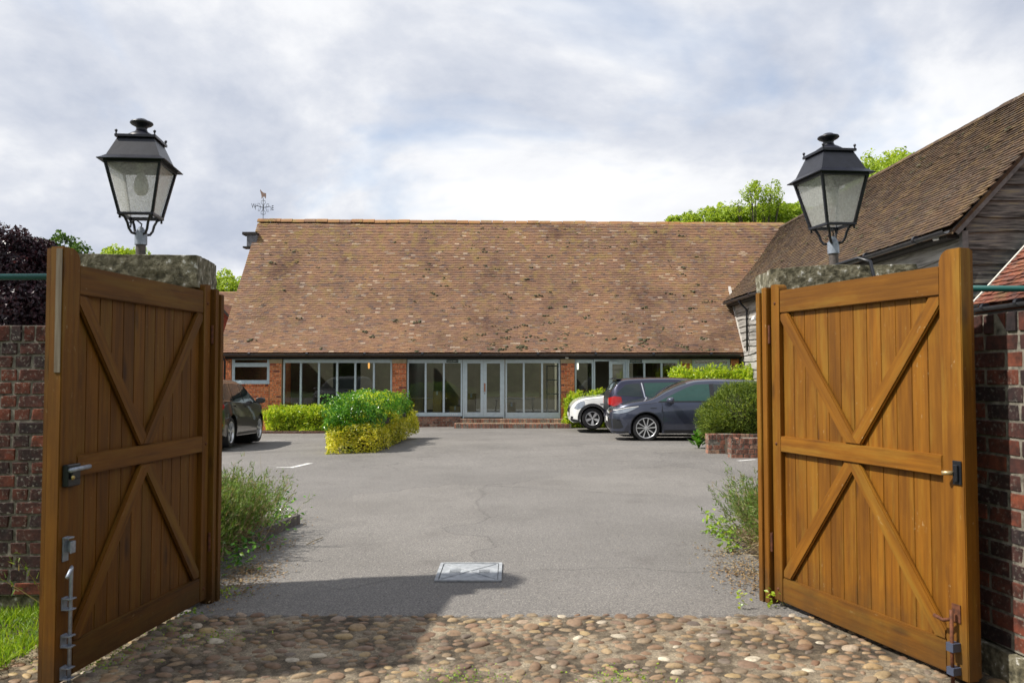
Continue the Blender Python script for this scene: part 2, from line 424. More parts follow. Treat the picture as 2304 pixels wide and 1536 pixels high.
M_lampglass = glass_mat('dusty_lamp_glass', (0.97, 0.97, 0.96), 0.35, haze=(0.97, 0.97, 0.95))
M_white = plain('white_plastic', (0.75, 0.75, 0.73), 0.5)
M_teal = plain('teal_paint', (0.01, 0.085, 0.075), 0.35)
# ================================================================== GROUND
def sheet(name, xs, ys, off, mat, fn=None, kind='structure'):
    X, Y = np.meshgrid(xs, ys); Z = np.zeros_like(X)
    for i in range(X.shape[0]):
        for j in range(X.shape[1]): Z[i, j] = ground(X[i, j], Y[i, j]) + (off if fn is None else fn(X[i, j], Y[i, j]))
    nx, ny = len(xs), len(ys)
    idx = np.arange(nx*ny).reshape(ny, nx)
    q = np.stack([idx[:-1, :-1], idx[:-1, 1:], idx[1:, 1:], idx[1:, :-1]], -1).reshape(-1, 4)
    o = mkobj(name, np_mesh(name, np.stack([X, Y, Z], -1), q, smooth=True), mat); o['kind'] = kind
    return o
def asphalt_mat():
    m, nt, b = newmat('weathered_asphalt')
    pos = nt.nodes.new('ShaderNodeNewGeometry').outputs['Position']
    big = noise_(nt, pos, 0.5, 5, 0.6); mid = noise_(nt, pos, 5, 6, 0.65); fine = noise_(nt, pos, 75, 5, 0.85)
    c = ramp(nt, big, [(0.3, (0.130, 0.122, 0.114)), (0.5, (0.157, 0.148, 0.139)), (0.7, (0.178, 0.168, 0.158))]).outputs[0]
    c = mix(nt, 0.28, c, ramp(nt, mid, [(0.3, (0.75, 0.75, 0.75)), (0.7, (1.18, 1.18, 1.16))]).outputs[0], 'MULTIPLY')
    gm = noise_(nt, pos, 24, 4, 0.8)
    c = mix(nt, 0.6, c, ramp(nt, gm, [(0.32, (0.62, 0.62, 0.62)), (0.5, (1, 1, 1)), (0.68, (1.45, 1.43, 1.38))]).outputs[0], 'MULTIPLY')
    c = mix(nt, 0.75, c, ramp(nt, fine, [(0.36, (0.2, 0.2, 0.21)), (0.5, (1, 1, 1)), (0.62, (2.3, 2.25, 2.1))]).outputs[0], 'MULTIPLY')
    # hairline cracks: edges of large wobbly cells
    wob = nt.nodes.new('ShaderNodeVectorMath'); wob.operation = 'ADD'; nt.links.new(pos, wob.inputs[0])
    nz = nt.nodes.new('ShaderNodeTexNoise'); nt.links.new(pos, nz.inputs['Vector']); nz.inputs['Scale'].default_value = 1.2; nz.inputs['Detail'].default_value = 6
    nt.links.new(nz.outputs['Color'], wob.inputs[1])
    v = nt.nodes.new('ShaderNodeTexVoronoi'); v.feature = 'DISTANCE_TO_EDGE'; nt.links.new(wob.outputs[0], v.inputs['Vector']); v.inputs['Scale'].default_value = 0.27
    cr = ramp(nt, v.outputs['Distance'], [(0.0, (1, 1, 1)), (0.006, (0, 0, 0))]).outputs[0]
    msk = ramp(nt, noise_(nt, pos, 0.35, 2, 0.5, None, (4, 2, 0)), [(0.42, (0, 0, 0)), (0.52, (1, 1, 1))]).outputs[0]
    vc = nt.nodes.new('ShaderNodeTexVoronoi'); nt.links.new(wob.outputs[0], vc.inputs['Vector']); vc.inputs['Scale'].default_value = 0.27
    sv = nt.nodes.new('ShaderNodeSeparateXYZ'); nt.links.new(vc.outputs['Color'], sv.inputs[0])
    c = mix(nt, 0.5, c, ramp(nt, sv.outputs[0], [(0, (0.86, 0.86, 0.87)), (1, (1.1, 1.09, 1.07))]).outputs[0], 'MULTIPLY')
    c = mix(nt, math_(nt, 'MULTIPLY', math_(nt, 'MULTIPLY', cr, msk), 0.42), c, (0.04, 0.036, 0.035))
    # darker damp, mossy strip beside the gateway
    st = ramp(nt, noise_(nt, pos, 1.4, 5, 0.65, None, (1, 8, 0)), [(0.56, (0, 0, 0)), (0.72, (1, 1, 1))]).outputs[0]
    c = mix(nt, math_(nt, 'MULTIPLY', st, 0.35), c, (0.075, 0.066, 0.06))
    nt.links.new(c, b.inputs['Base Color']); b.inputs['Roughness'].default_value = 0.88
    bump(nt, b, fine, 0.6, 0.004)
    return m
M_asphalt = asphalt_mat()
M_soil = simple('soil', [(0.035, 0.026, 0.018), (0.085, 0.062, 0.04)], 12, 0.95, bmp=0.6)
M_field = simple('meadow', [(0.04, 0.07, 0.015), (0.08, 0.12, 0.03)], 4, 0.95, bmp=0.5)
gx = np.concatenate([[-2500, -600, -200, -90], np.arange(-50, 51, 1.0), [90, 200, 600, 2500]])
gy = np.concatenate([[-800, -200, -80], np.arange(-40, 3, 4.0), np.arange(3, 32, 0.75), np.arange(32, 80, 4), [120, 300, 900, 3000]])
sheet('ground', gx, gy, -0.09, M_field)
yard = sheet('courtyard_asphalt', np.arange(-20, 20.1, 0.5), np.concatenate([[5.2], np.arange(5.5, 30.1, 0.5)]), 0.0, M_asphalt)
xs_ = np.arange(-3.4, 4.01, 0.035); e0_ = np.array([4.965+.03*mnoise.noise(Vector((x*2.2, 3, 0)))+.016*mnoise.noise(Vector((x*11, 7, 0))) for x in xs_])
V_ = np.concatenate([np.stack([xs_, e0_-.004, np.full(len(xs_), -.03)], -1), np.stack([xs_, e0_, np.full(len(xs_), .006)], -1), np.stack([xs_, e0_+.05, np.full(len(xs_), .004)], -1), np.stack([xs_, np.full(len(xs_), 5.2), np.zeros(len(xs_))], -1)]); n_ = len(xs_)
Q_ = np.concatenate([np.stack([np.arange(n_-1)+k*n_, np.arange(n_-1)+1+k*n_, np.arange(n_-1)+1+(k+1)*n_, np.arange(n_-1)+(k+1)*n_], -1) for k in range(3)])
mkobj('asphalt_edge', np_mesh('asphalt_edge', V_, Q_, smooth=True), M_asphalt)['kind'] = 'structure'
# bed of mortar the cobbles are set in
def bed_mat():
    m, nt, b = newmat('cobble_bed')
    pos = nt.nodes.new('ShaderNodeNewGeometry').outputs['Position']
    a = noise_(nt, pos, 2.6, 8, 0.75); f = noise_(nt, pos, 95, 5, 0.85)
    c = ramp(nt, a, [(0.38, (0.030, 0.022, 0.013)), (0.48, (0.11, 0.086, 0.056)), (0.60, (0.30, 0.25, 0.175))]).outputs[0]
    c = mix(nt, 0.85, c, ramp(nt, f, [(0.3, (0.4, 0.4, 0.4)), (0.5, (1, 1, 1)), (0.66, (2.3, 2.2, 2.1))]).outputs[0], 'MULTIPLY')
    nt.links.new(c, b.inputs['Base Color']); b.inputs['Roughness'].default_value = 0.95
    bump(nt, b, f, 0.9, 0.008)
    return m
def bedz(x, y): return 0.004 + 0.010*mnoise.noise(Vector((x*3, y*3, 0)))
apron = sheet('cobbled_apron', np.arange(-2.9, 3.35, 0.06), np.arange(3.0, 5.03, 0.06), 0, bed_mat(), bedz)
def cobble_mat():
    m, nt, b = newmat('cobble')
    tcn = nt.nodes.new('ShaderNodeNewGeometry').outputs['Position']; r = rnd(nt)
    c = ramp(nt, r, [(0.0, (0.17, 0.10, 0.065)), (0.2, (0.28, 0.19, 0.115)), (0.38, (0.21, 0.14, 0.10)), (0.52, (0.34, 0.25, 0.145)), (0.66, (0.16, 0.13, 0.11)), (0.8, (0.39, 0.29, 0.15)), (0.92, (0.25, 0.15, 0.095)), (0.98, (0.52, 0.47, 0.38))]).outputs[0]
    n = noise_(nt, tcn, 30, 6, 0.65)
    c = mix(nt, 0.85, c, ramp(nt, n, [(0.3, (0.62, 0.6, 0.58)), (0.65, (1.2, 1.2, 1.2))]).outputs[0], 'MULTIPLY')
    big = noise_(nt, tcn, 1.3, 3, 0.5)
    c = mix(nt, 0.7, c, ramp(nt, big, [(0.38, (0.55, 0.50, 0.46)), (0.6, (1.08, 1.05, 0.95))]).outputs[0], 'MULTIPLY')
    dirt = ramp(nt, noise_(nt, tcn, 42, 5, 0.75), [(0.52, (0, 0, 0)), (0.66, (1, 1, 1))]).outputs[0]
    c = mix(nt, math_(nt, 'MULTIPLY', dirt, 0.55), c, (0.10, 0.08, 0.05))
    nt.links.new(c, b.inputs['Base Color']); b.inputs['Roughness'].default_value = 0.7
    bump(nt, b, n, 0.35, 0.004)
    return m
M_cobble = cobble_mat()
def cobble_geo(seed):
    r_ = random.Random(seed); n = 8; V = []; Q = []; T = []
    prof = [(1.0, -0.25), (0.99, 0.25), (0.80, 0.74), (0.42, 0.95)]
    w = [1+r_.uniform(-.22, .16) for _ in range(n)]; sx = r_.uniform(-.12, .12)
    for r0, z in prof:
        for k in range(n): V.append((r0*w[k]*math.cos(2*PI*k/n)+sx*z, r0*w[k]*math.sin(2*PI*k/n), z+r_.uniform(-.07, .07)))
    V.append((sx, 0, 1.0))
    for l in range(3):
        for k in range(n): Q.append((l*n+k, l*n+(k+1) % n, (l+1)*n+(k+1) % n, (l+1)*n+k))
    for k in range(n): T.append((3*n+k, 3*n+(k+1) % n, 4*n))
    return np.array(V), np.array(Q), np.array(T)
geos = [cobble_geo(i) for i in range(8)]
cmesh = []
for i, (V, Q, T) in enumerate(geos):
    me = np_mesh('cobble', V, Q, T, smooth=True); me.materials.append(M_cobble); cmesh.append(me)
spots = []; tries = 0
grid = {}
while tries < 60000:
    tries += 1
    x = random.uniform(-2.75, 2.6); y = random.uniform(3.45, 5.0)
    a = random.choice((0.028, 0.034, 0.04, 0.046, 0.052, 0.06)); e = random.uniform(0.48, 0.95)
    ok = True; gxk, gyk = int(x//.15), int(y//.15)
    for i in (-1, 0, 1):
        for j in (-1, 0, 1):
            for (qx, qy, qa) in grid.get((gxk+i, gyk+j), ()):
                dd = ((qx-x)**2 + ((qy-y)*1.35)**2)**.5
                if dd < (a+qa)*1.07: ok = False; break
            if not ok: break
        if not ok: break
    if ok:
        grid.setdefault((gxk, gyk), []).append((x, y, a)); spots.append((x, y, a, e))
def seen_apron(x, y):
    return abs(x)/y < 0.60 and y > 3.80 and x > -2.02-(5.2-y)*.1 + .05 and x < 1.75+(5.2-y)*.33
def size_px(s): return (s[2]/s[1]) if seen_apron(s[0], s[1]) else 0
spots.sort(key=lambda s: -size_px(s))
rest = []
spots = spots[:]
for i, (x, y, a, e) in enumerate(spots):
    h = a*random.uniform(.24, .40); z = bedz(x, y) + ground(x, y) - 0.003; rz = random.gauss(0, .5)
    if i < 298:
        o = mkobj('cobble', cmesh[i % 8], None, apron); o.location = (x, y, z); o.scale = (a, a*e, h); o.rotation_euler = (random.gauss(0, .07), random.gauss(0, .07), rz)
    else: rest.append((x, y, z, a, a*e, h, rz, i % 8))
VV, QQ, TT = [], [], []; n0 = 0
for (x, y, z, a, b_, h, rz, k) in rest:
    V, Q, T = geos[k]; c_, s_ = math.cos(rz), math.sin(rz)
    W = V*np.array([a, b_, h]); W = np.stack([W[:, 0]*c_-W[:, 1]*s_+x, W[:, 0]*s_+W[:, 1]*c_+y, W[:, 2]+z], -1)
    VV.append(W); QQ.append(Q+n0); TT.append(T+n0); n0 += len(V)
mkobj('cobbles', np_mesh('cobbles', np.concatenate(VV), np.concatenate(QQ), np.concatenate(TT), smooth=True), M_cobble, apron, 'stuff')
# white bay markings
M_mark = simple('worn_road_paint', [(0.35, (0.30, 0.29, 0.28)), (0.5, (0.62, 0.61, 0.58)), (0.7, (0.74, 0.73, 0.70))], 14, 0.8)
def strip(x0, y0, x1, y1, w):
    a = Vector((x0, y0)); b = Vector((x1, y1)); d = (b-a); n = max(1, int(d.length/0.4)); t = Vector((-d.y, d.x)).normalized()*w/2
    mb = MB()
    for i in range(n):
        p, q = a+d*i/n, a+d*(i+1)/n
        mb.poly([(v.x, v.y, ground(v.x, v.y)+.005) for v in (p-t, q-t, q+t, p+t)])
    o = mb.build('bay_marking', M_mark); o['kind'] = 'structure'; return o
x1, y1 = G(622, 1052); x2, y2 = G(655, 1052); x3, y3 = G(676, 1046)
strip(x1, y1, x2+.05, y2, .07); strip(x2, y2-.05, x3+.1, y3+.25, .1)
for a, b_ in (((485, 1013), (540, 1009)), ((600, 992), (640, 990)), ((1508, 985), (1700, 985)), ((1480, 977), (1560, 975)), ((1660, 1037), (1700, 1034)), ((480, 1014), (380, 1024))):
    xa, ya = G(*a); xb, yb = G(*b_); strip(xa, ya, xb, yb, .09)
# manhole cover
mx0, my0 = G(975, 1309); mx1, my1 = G(1130, 1309); mx2, my2 = G(985, 1270); mx3, _ = G(1127, 1270)
mw = (mx1-mx0)/2-.006; mh = (my2-my0)/2; mcx = (mx0+mx1)/2; mcy = (my0+my2)/2
man = thing('manhole_cover', 'pale grey rectangular manhole cover set in the drive', 'manhole cover', (mcx, mcy, 0))
M_cover = simple('pale_galvanised_cover', [(0.22, 0.235, 0.25), (0.40, 0.42, 0.435)], 18, 0.75, 0.0, bmp=0.3)
mb = MB(); mb.box(-mw, mw, -mh, -mh+.025, .001, .014).box(-mw, mw, mh-.025, mh, .001, .014).box(-mw, -mw+.025, -mh+.025, mh-.025, .001, .014).box(mw-.025, mw, -mh+.025, mh-.025, .001, .014)
mb.build('frame', M_cover, man)
MB().box(-mw+.031, mw-.031, -mh+.031, mh-.031, .0, .010).build('lid', M_cover, man)
mb = MB()
for s in (-1, 1):
    A = Vector((-mw+.05, s*(-mh+.05), .0115)); B = Vector((mw-.05, s*(mh-.05), .0115)); mb.tube([A, B], .005, 4)
for k in range(5):
    for s in (-1, 1): mb.box(s*.11-.04, s*.11+.04, -.045+k*.022, -.037+k*.022, .009, .0135)
mb.build('raised_ribs', M_cover, man)
# fallen leaves, twigs and grit
def leaf_mesh(name, C, Nn, size, aspect=0.55, jitter=0.6, fold=0.15, flat=False, mat=None):
    """rhombic leaves: centres C, preferred normals Nn, size scalar or array"""
    n = len(C); size = np.broadcast_to(np.asarray(size, float), (n,)) * rng.uniform(0.7, 1.3, n)
    Nn = np.asarray(Nn) + rng.normal(0, jitter, (n, 3)); Nn /= np.linalg.norm(Nn, axis=1, keepdims=True)+1e-9
    A = rng.normal(0, 1, (n, 3)); A -= Nn*np.sum(A*Nn, 1, keepdims=True); A /= np.linalg.norm(A, axis=1, keepdims=True)+1e-9
    B = np.cross(Nn, A); s = size[:, None]
    V = np.stack([C-A*s*.5, C+B*s*aspect*.5+Nn*s*fold, C+A*s*.5, C-B*s*aspect*.5+Nn*s*fold], 1).reshape(-1, 3)
    i = np.arange(n)[:, None]*4
    T = np.concatenate([i+np.array([[0, 1, 2]]), i+np.array([[0, 2, 3]])], 1).reshape(-1, 3)
    return np_mesh(name, V, None, T)
M_litter = leaf_mat('dry_litter', [(0, (0.16, 0.09, 0.045)), (0.4, (0.28, 0.18, 0.09)), (0.8, (0.38, 0.28, 0.16)), (1, (0.12, 0.10, 0.04))], 0.1, 0.8)
def litter(name, px, py, sx, sy, n, size):
    pts = []
    for (qx, qy), k in zip(zip(px, py), n):
        cx, cy = G(qx, qy)
        for _ in range(k):
            x, y = cx+random.gauss(0, sx), cy+random.gauss(0, sy); pts.append((x, y, ground(x, y)+random.uniform(.006, .02)))
    pts = np.array(pts)
    o = mkobj(name, leaf_mesh(name, pts, np.tile([0, 0, 1.0], (len(pts), 1)), size, .5, .25), M_litter); o['kind'] = 'stuff'
    props(o, 'dry brown leaves and grit scattered beside the gateway', 'leaf litter')
    return o
litter('leaf_litter', (560, 520, 600, 640, 1680, 1640, 1705), (1290, 1330, 1230, 1180, 1290, 1250, 1320), .13, .2, (560, 420, 300, 90, 560, 260, 300), .024)
litter('loose_grit', (900, 1200, 700, 1500, 1100), (1330, 1200, 1330, 1300, 1120), 1.0, 1.0, (60, 60, 60, 60, 60), .009)
# ================================================================== BRICK HELPERS
def rough_cube(seed, amt=0.04):
    """a brick with slightly worn corners, unit size"""
    r_ = random.Random(seed); t = bmesh.new(); bmesh.ops.create_cube(t, size=1)
    for v in t.verts: v.co += Vector([r_.uniform(-amt, amt*.3)*math.copysign(1, c) for c in v.co])
    bmesh.ops.bevel(t, geom=t.edges[:], offset=0.035, segments=1, affect='EDGES')
    me = bpy.data.meshes.new('brick'); t.to_mesh(me); t.free(); return me
brick_sets = {}
def brick_meshes(mat):
    if mat.name not in brick_sets:
        L = []
        for i in range(5):
            me = rough_cube(i); me.materials.append(mat); L.append(me)
        brick_sets[mat.name] = L
    return brick_sets[mat.name]
def brickwork(parent, o, u, length, z0, z1, mat, mortar, ch=0.086, bl=0.225, depth=0.10, core=0.3, proud=0.006, coping=False, flemish=True, corename='mortar', keep=None, joint=0.012, jit=0.002):
    """a brick wall built on parent (local coords): o start (x, y), u unit direction, visible face to the right of u; bricks are single objects"""
    o = Vector((*o, 0)); u = Vector((*u, 0)).normalized(); nrm = Vector((u.y, -u.x, 0))        # outward
    rz = math.atan2(u.y, u.x); ms = brick_meshes(mat); nrow = max(1, round((z1-z0-(0.11 if coping else 0))/ch)); ch = (z1-z0-(0.11 if coping else 0))/nrow
    M_ = Matrix.Translation(o) @ Matrix.Rotation(rz, 4, 'Z')
    mb = MB(); mb.box(0.004, length-.004, proud, core, z0, z1-.006, M_); mb.build(corename, mortar, parent)
    cnt = 0
    def put(x, w, z, h, d=depth, y=0.0):
        nonlocal cnt
        b = mkobj('brick', random.choice(ms), None, parent)
        c = o + u*x - nrm*(d/2 + random.uniform(-jit, jit*1.4) + y)
        b.location = (c.x, c.y, z); b.scale = (max(w-joint, .02), d, h-joint); b.rotation_euler = (random.gauss(0, .006), random.gauss(0, .006), rz+random.gauss(0, .008)); cnt += 1
    for r in range(nrow):
        x = 0.0; k = r
        pat = (bl, bl/2) if flemish else (bl,)
        first = True
        while x < length-.01:
            w = pat[k % len(pat)]
            if first and r % 2: w = bl/2 if not flemish else bl/2*.75
            first = False; k += 1
            w = min(w, length-x)
            if length-x-w < .04: w = length-x
            if keep is None or keep(x+w/2, z0+(r+.5)*ch): put(x+w/2, w, z0+(r+.5)*ch, ch)
            x += w
    if coping:
        x = 0
        while x < length-.01:
            w = min(.078, length-x); put(x+w/2, w, z1-.055+random.uniform(-.004, .004), .11, core+.01, -.006); x += w
    return cnt

# ================================================================== GATEWAY PILLARS AND WALLS
def rot2(v, a): c, s = math.cos(a), math.sin(a); return (v[0]*c-v[1]*s, v[0]*s+v[1]*c)
def cap_stone(name, w, d, h, seed):
    bm = bmesh.new(); bmesh.ops.create_cube(bm, size=1)
    bmesh.ops.bevel(bm, geom=bm.edges[:], offset=.008, segments=1, affect='EDGES')
    bmesh.ops.subdivide_edges(bm, edges=bm.edges[:], cuts=11, use_grid_fill=True)
    for v in bm.verts:
        v.co = Vector((v.co.x*w, v.co.y*d, v.co.z*h))
        n = mnoise.fractal(v.co*7+Vector((seed, 0, 0)), .8, 2, 5)
        n2 = mnoise.noise(v.co*2.2+Vector((0, seed, 0)))
        n3 = mnoise.noise(v.co*26+Vector((seed, seed, 0))); v.co += v.co.normalized()*(n*.012+n3*.004) + Vector((0, 0, n2*.022 if v.co.z > 0 else n2*.006))
    me = bpy.data.meshes.new(name); bm.to_mesh(me); bm.free(); me.shade_smooth(); me.set_sharp_from_angle(angle=R(40)); return me
# left pillar: front right corner at about (-2.0, 5.02)
TH = R(7.8)
lp = thing('gate_pillar', 'brick gate pillar with a mossy stone cap behind the shaded brown leaf', 'gate pillar', (-2.45, 5.35, 0), TH)
mkobj('cap_stone', cap_stone('cap_stone', .78, .56, .205, 3), M_stone, lp, loc=(0, 0, 2.15))
TR = R(-8)
rp = thing('gate_pillar', 'brick gate pillar with a broken-edged stone cap behind the sunlit orange leaf', 'gate pillar', (2.235, 5.56, 0), TR)
mkobj('cap_stone', cap_stone('cap_stone', .93, .55, .19, 11), M_stone, rp, loc=(-.0, 0, 2.115))
for pil, zt in ((lp, 2.018), (rp, 2.00)):
    w, d = .34, .26
    for (o, u, L) in (((-w, -d), (1, 0), 2*w), ((w, -d), (0, 1), 2*d), ((-w, d), (0, -1), 2*d)):
        brickwork(pil, o, u, L, 0.0, zt, M_brick_old, M_mortar, depth=.1, core=.22, flemish=False)
    MB().box(-w+.06, w-.06, d-.04, d, 0.01, zt-.01).build('rear_face', M_brick_old, pil)
# black cable hanging over the right cap
c0 = P(1945, 590, 5.24); c1 = P(1966, 640, 5.22)
mb = MB(); mb.tube([(c0[0]-.16, 5.5, c0[1]-.01), (c0[0]-.03, 5.26, c0[1]+.03), (c0[0]+.02, 5.20, c0[1]-.0), (c1[0], 5.19, c1[1]), (c1[0], 5.2, 1.2)], .012, 8)
props(mb.build('cable', M_black, smooth=True), 'black cable looped over the right pillar cap', 'cable')
# left boundary wall, seen square on
lw = thing('brick_wall', 'dark lichen-covered brick wall left of the gateway with grass at its foot', 'wall', (-3.75, 4.98, 0))
MB().box(-.0, 1.0, .02, .32, 0.0, .13).build('stone_plinth', M_stone, lw)
brickwork(lw, (0, 0), (1, 0), 1.0, 0.13, 1.80, M_brick_old, M_mortar, coping=True, ch=.083)
mb = MB()
for r in range(21):
    for k in range(10):
        x = -.02-.23*k-(.11 if r % 2 else 0); mb.box(x-.22, x, .0, .3, r*.083+.006, r*.083+.078)
mb.box(-2.5, -.03, .01, .29, 0, 1.74)
mb.build('further_bricks', M_brick_old, lw, 'stuff')
# right boundary wall running towards the camera
du = Vector((-0.14, 0.99)).normalized()
A0 = Vector((2.385, 4.1)); st = A0 + du*1.05; en = A0 - du*0.62; Lw = (st-en).length
rw = thing('brick_wall', 'tall brick wall right of the gateway, half in the shadow of the leaf', 'wall', (en.x, en.y, 0))
rw['label'] = 'brick wall with upright coping bricks right of the sunlit gate leaf'
uloc = (st-en).normalized()
# face must look to -X: walk from far to near
far = st-en
brickwork(rw, (far.x, far.y), (-uloc.x, -uloc.y), Lw, 0.16, 1.80, M_brick_old, M_mortar, coping=True, ch=.083)
a_ = math.atan2(-uloc.y, -uloc.x)
MB().box(0, Lw, -.03, .32, 0.0, .15, Matrix.Translation((far.x, far.y, 0)) @ Matrix.Rotation(a_, 4, 'Z')).build('stone_plinth', M_stone, rw)
mb = MB(); M_ = Matrix.Rotation(a_, 4, 'Z')
for r in range(21):
    for k in range(10):
        x = .02+.23*k+(.11 if r % 2 else 0); mb.box(x, x+.22, .0, .3, r*.083+.006, r*.083+.078, M_)
mb.box(0, 2.4, .01, .29, 0, 1.74, M_)
mb.build('further_bricks', M_brick_old, rw, 'stuff')
# teal rails running outwards from behind the pillars
for (xa, xb, Y, py, lab) in ((-2.72, -6.5, 5.3, 622, 'teal painted metal rail above the wall left of the gateway'), (2.62, 6.5, 5.45, 648, 'teal painted metal rail above the wall right of the gateway')):
    z = PZ(py, Y); mb = MB(); mb.tube([(xa, Y, z), (xb, Y, z-.02)], .021, 12)
    o = mb.build('metal_rail', M_teal, smooth=True); props(o, lab, 'rail', 'teal rails beside the gateway')

# ================================================================== GATE LEAVES
beam_cache = {}
def plank(name, parent, x0, x1, z0, z1, y0, y1, bevel=.004, vertical=None, mat=None):
    """a timber of its own, grain along its length; local frame of the leaf"""
    cx, cy, cz = (x0+x1)/2, (y0+y1)/2, (z0+z1)/2; w, h, d = x1-x0, z1-z0, abs(y1-y0)
    vert = h > w if vertical is None else vertical
    L, W = (h, w) if vert else (w, h)
    mb = MB(); mb.box(-L/2, L/2, -d/2, d/2, -W/2, W/2)
    return mb.build(name, mat or MW, parent, bevel=bevel, seg=2, loc=(cx, cy, cz), rot=(0, -PI/2 if vert else 0, 0))
def brace(name, parent, a, b, w, y0, y1, xlim):
    """diagonal timber from a to b (x, z), ends cut to the frame lines xlim/z"""
    a, b = Vector(a), Vector(b); d = b-a; ang = math.atan2(d.y, d.x); L = d.length
    t = Vector((-d.y, d.x)).normalized()*w/2
    # clip the oversize strip with the frame rectangle
    poly = [a-d*.3-t, b+d*.3-t, b+d*.3+t, a-d*.3+t]
    def clip(pl, axis, val, keep_less):
        out = []
        for i in range(len(pl)):
            p, q = pl[i], pl[(i+1) % len(pl)]
            ip = (p[axis] <= val) if keep_less else (p[axis] >= val); iq = (q[axis] <= val) if keep_less else (q[axis] >= val)
            if ip: out.append(p)
            if ip != iq:
                s = (val-p[axis])/(q[axis]-p[axis]); out.append(p+(q-p)*s)
        return out
    for ax, v, less in ((0, xlim[0], False), (0, xlim[1], True), (1, xlim[2], False), (1, xlim[3], True)): poly = clip(poly, ax, v, less)
    c = (a+b)/2; Mi = Matrix.Rotation(ang, 4, 'Y')      # local x along the brace after rotation -ang
    pts = [Mi @ Vector((p.x-c.x, 0, p.y-c.y)) for p in poly]
    mb = MB(); mb.prism([(p.x, -(abs(y1-y0))/2, p.z) for p in pts], (0, abs(y1-y0), 0))
    return mb.build(name, MW, parent, bevel=.007, seg=2, loc=(c.x, (y0+y1)/2, c.y), rot=(0, -ang, 0))
def stile(parent, x0, x1, z0, ztop, y0, y1, round_side, r=.05):
    """upright with a rounded shoulder at the top"""
    W = x1-x0; pts = [(z0, x0), (z0, x1)]
    if round_side > 0:
        pts += [(ztop-r+r*math.sin(i*PI/12), x1-r+r*math.cos(i*PI/12)) for i in range(7)] + [(ztop, x0)]
    else:
        pts += [(ztop, x1)] + [(ztop-r+r*math.cos(i*PI/12), x0+r-r*math.sin(i*PI/12)) for i in range(7)]
    cz, cx = (z0+ztop)/2, (x0+x1)/2
    mb = MB(); mb.prism([(p[0]-cz, -(abs(y1-y0))/2, -(p[1]-cx)) for p in pts], (0, abs(y1-y0), 0))
    return mb.build('stile', MW, parent, bevel=.004, seg=2, loc=(cx, (y0+y1)/2, cz), rot=(0, -PI/2, 0))
def gate_leaf(label, origin, t, s, L, wood):
    global MW
    keep_, MW = MW, wood
    root = thing('gate_leaf', label, 'gate', (*origin, 0), math.atan2(t[1], t[0]), 'pair of wooden driveway gate leaves')
    F, B = s*.0, -s*.068                      # face plane at y=0, back of the frame
    zb = .035
    stile(root, 0, .085, zb, 2.075, F, B, 1, .035)
    stile(root, L-.125, L, zb-.005, 2.105, F, B, -1, .055)
    plank('rebate_strip', root, L-.055, L-.012, zb, 2.10, B-s*.003, B-s*.030)
    plank('rail', root, .087, L-.127, 1.885, 2.03, F-s*.003, B+s*.01)
    plank('rail', root, .087, L-.127, .992, 1.092, F+s*.003, B+s*.028)
    plank('rail', root, .087, L-.127, .037, .190, F-s*.002, B+s*.01)
    n = 12; w = (L-.127-.087)/n
    for i in range(n):
        plank('board', root, .087+i*w+.0006, .087+(i+1)*w-.0006, .186, 1.889, -s*.030+random.uniform(-.0008, .0008), -s*.052, .0028)
    xl, xr, xm = .088, L-.128, (.088+L-.128)/2
    up, lo = (xl, xr, 1.094, 1.883), (xl, xr, .192, .990)
    y0, y1 = -s*.003, -s*.0285
    brace('brace', root, (xl+.035, 1.86), (xm-.022, 1.12), .085, y0, y1, up)
    brace('brace', root, (xr-.035, 1.86), (xm+.03, 1.12), .085, y0+s*-.002, y1, (xm+.012, xr, 1.094, 1.883) if False else up)
    brace('brace', root, (xm-.03, .965), (xl+.035, .215), .085, y0-s*.002, y1, lo)
    brace('brace', root, (xm+.022, .965), (xr-.035, .215), .085, y0, y1, lo)
    MW = keep_
    # coach bolts on the hinge stile
    for z in (1.95, 1.04, .11):
        mb = MB(); mb.lathe([(0, .006), (.006, .005), (.010, 0), (.010, -.004)], 10, Matrix.Rotation(-s*PI/2, 4, 'X')); mb.build('bolt', M_rust, root, smooth=True, loc=(.042, s*.001, z))
    return root
tL = Vector((-.115, -.993)).normalized(); tR = Vector((.3135, -.9496)).normalized()
oL = Vector((PX(472, 5.25), 5.25)); oR = Vector((PX(1736, 5.25), 5.25))
LL, LR = 1.445, 1.475
gl = gate_leaf('brown wooden gate leaf in shade on the left, with a grey drop bolt', oL, tL, 1, LL, MW_shade)
gr = gate_leaf('orange-brown wooden gate leaf in full sun on the right, with a rusty drop bolt', oR, tR, -1, LR, MW)
M_bare = simple('bare_weathered_timber', [(.09, .06, .035), (.22, .18, .13)], 1, .8, coord='obj', stretch=(3, 40, 40))
q_ = plank('bare_edge', gl, LL+.001, LL+.004, 1.50, 2.095, -.004, -.036, .001, True, M_bare)
# hinge posts fixed to the pillars
for (nm, o, t, s, zt) in (('hinge post of the shaded gate leaf, slim stained timber', oL, tL, 1, 2.05), ('hinge post of the sunlit gate leaf, slim stained timber', oR, tR, -1, 2.06)):
    r = thing('hinge_post', nm, 'post', (o.x, o.y, 0), math.atan2(t.y, t.x), 'hinge posts of the gate leaves')
    plank('post', r, -.062, -.010, .0, zt, s*.028, -s*.05, mat=MW_shade if s > 0 else MW)
    plank('cover_strip', r, -.112, -.066, .0, zt-.03, s*.038, -s*.04, mat=MW_shade if s > 0 else MW)
    for z in (1.75, .4):
        mb = MB(); mb.tube([(-.006, s*.01, z-.06), (-.006, s*.01, z+.06)], .009, 8); mb.build('hinge_pin', M_rust, r)
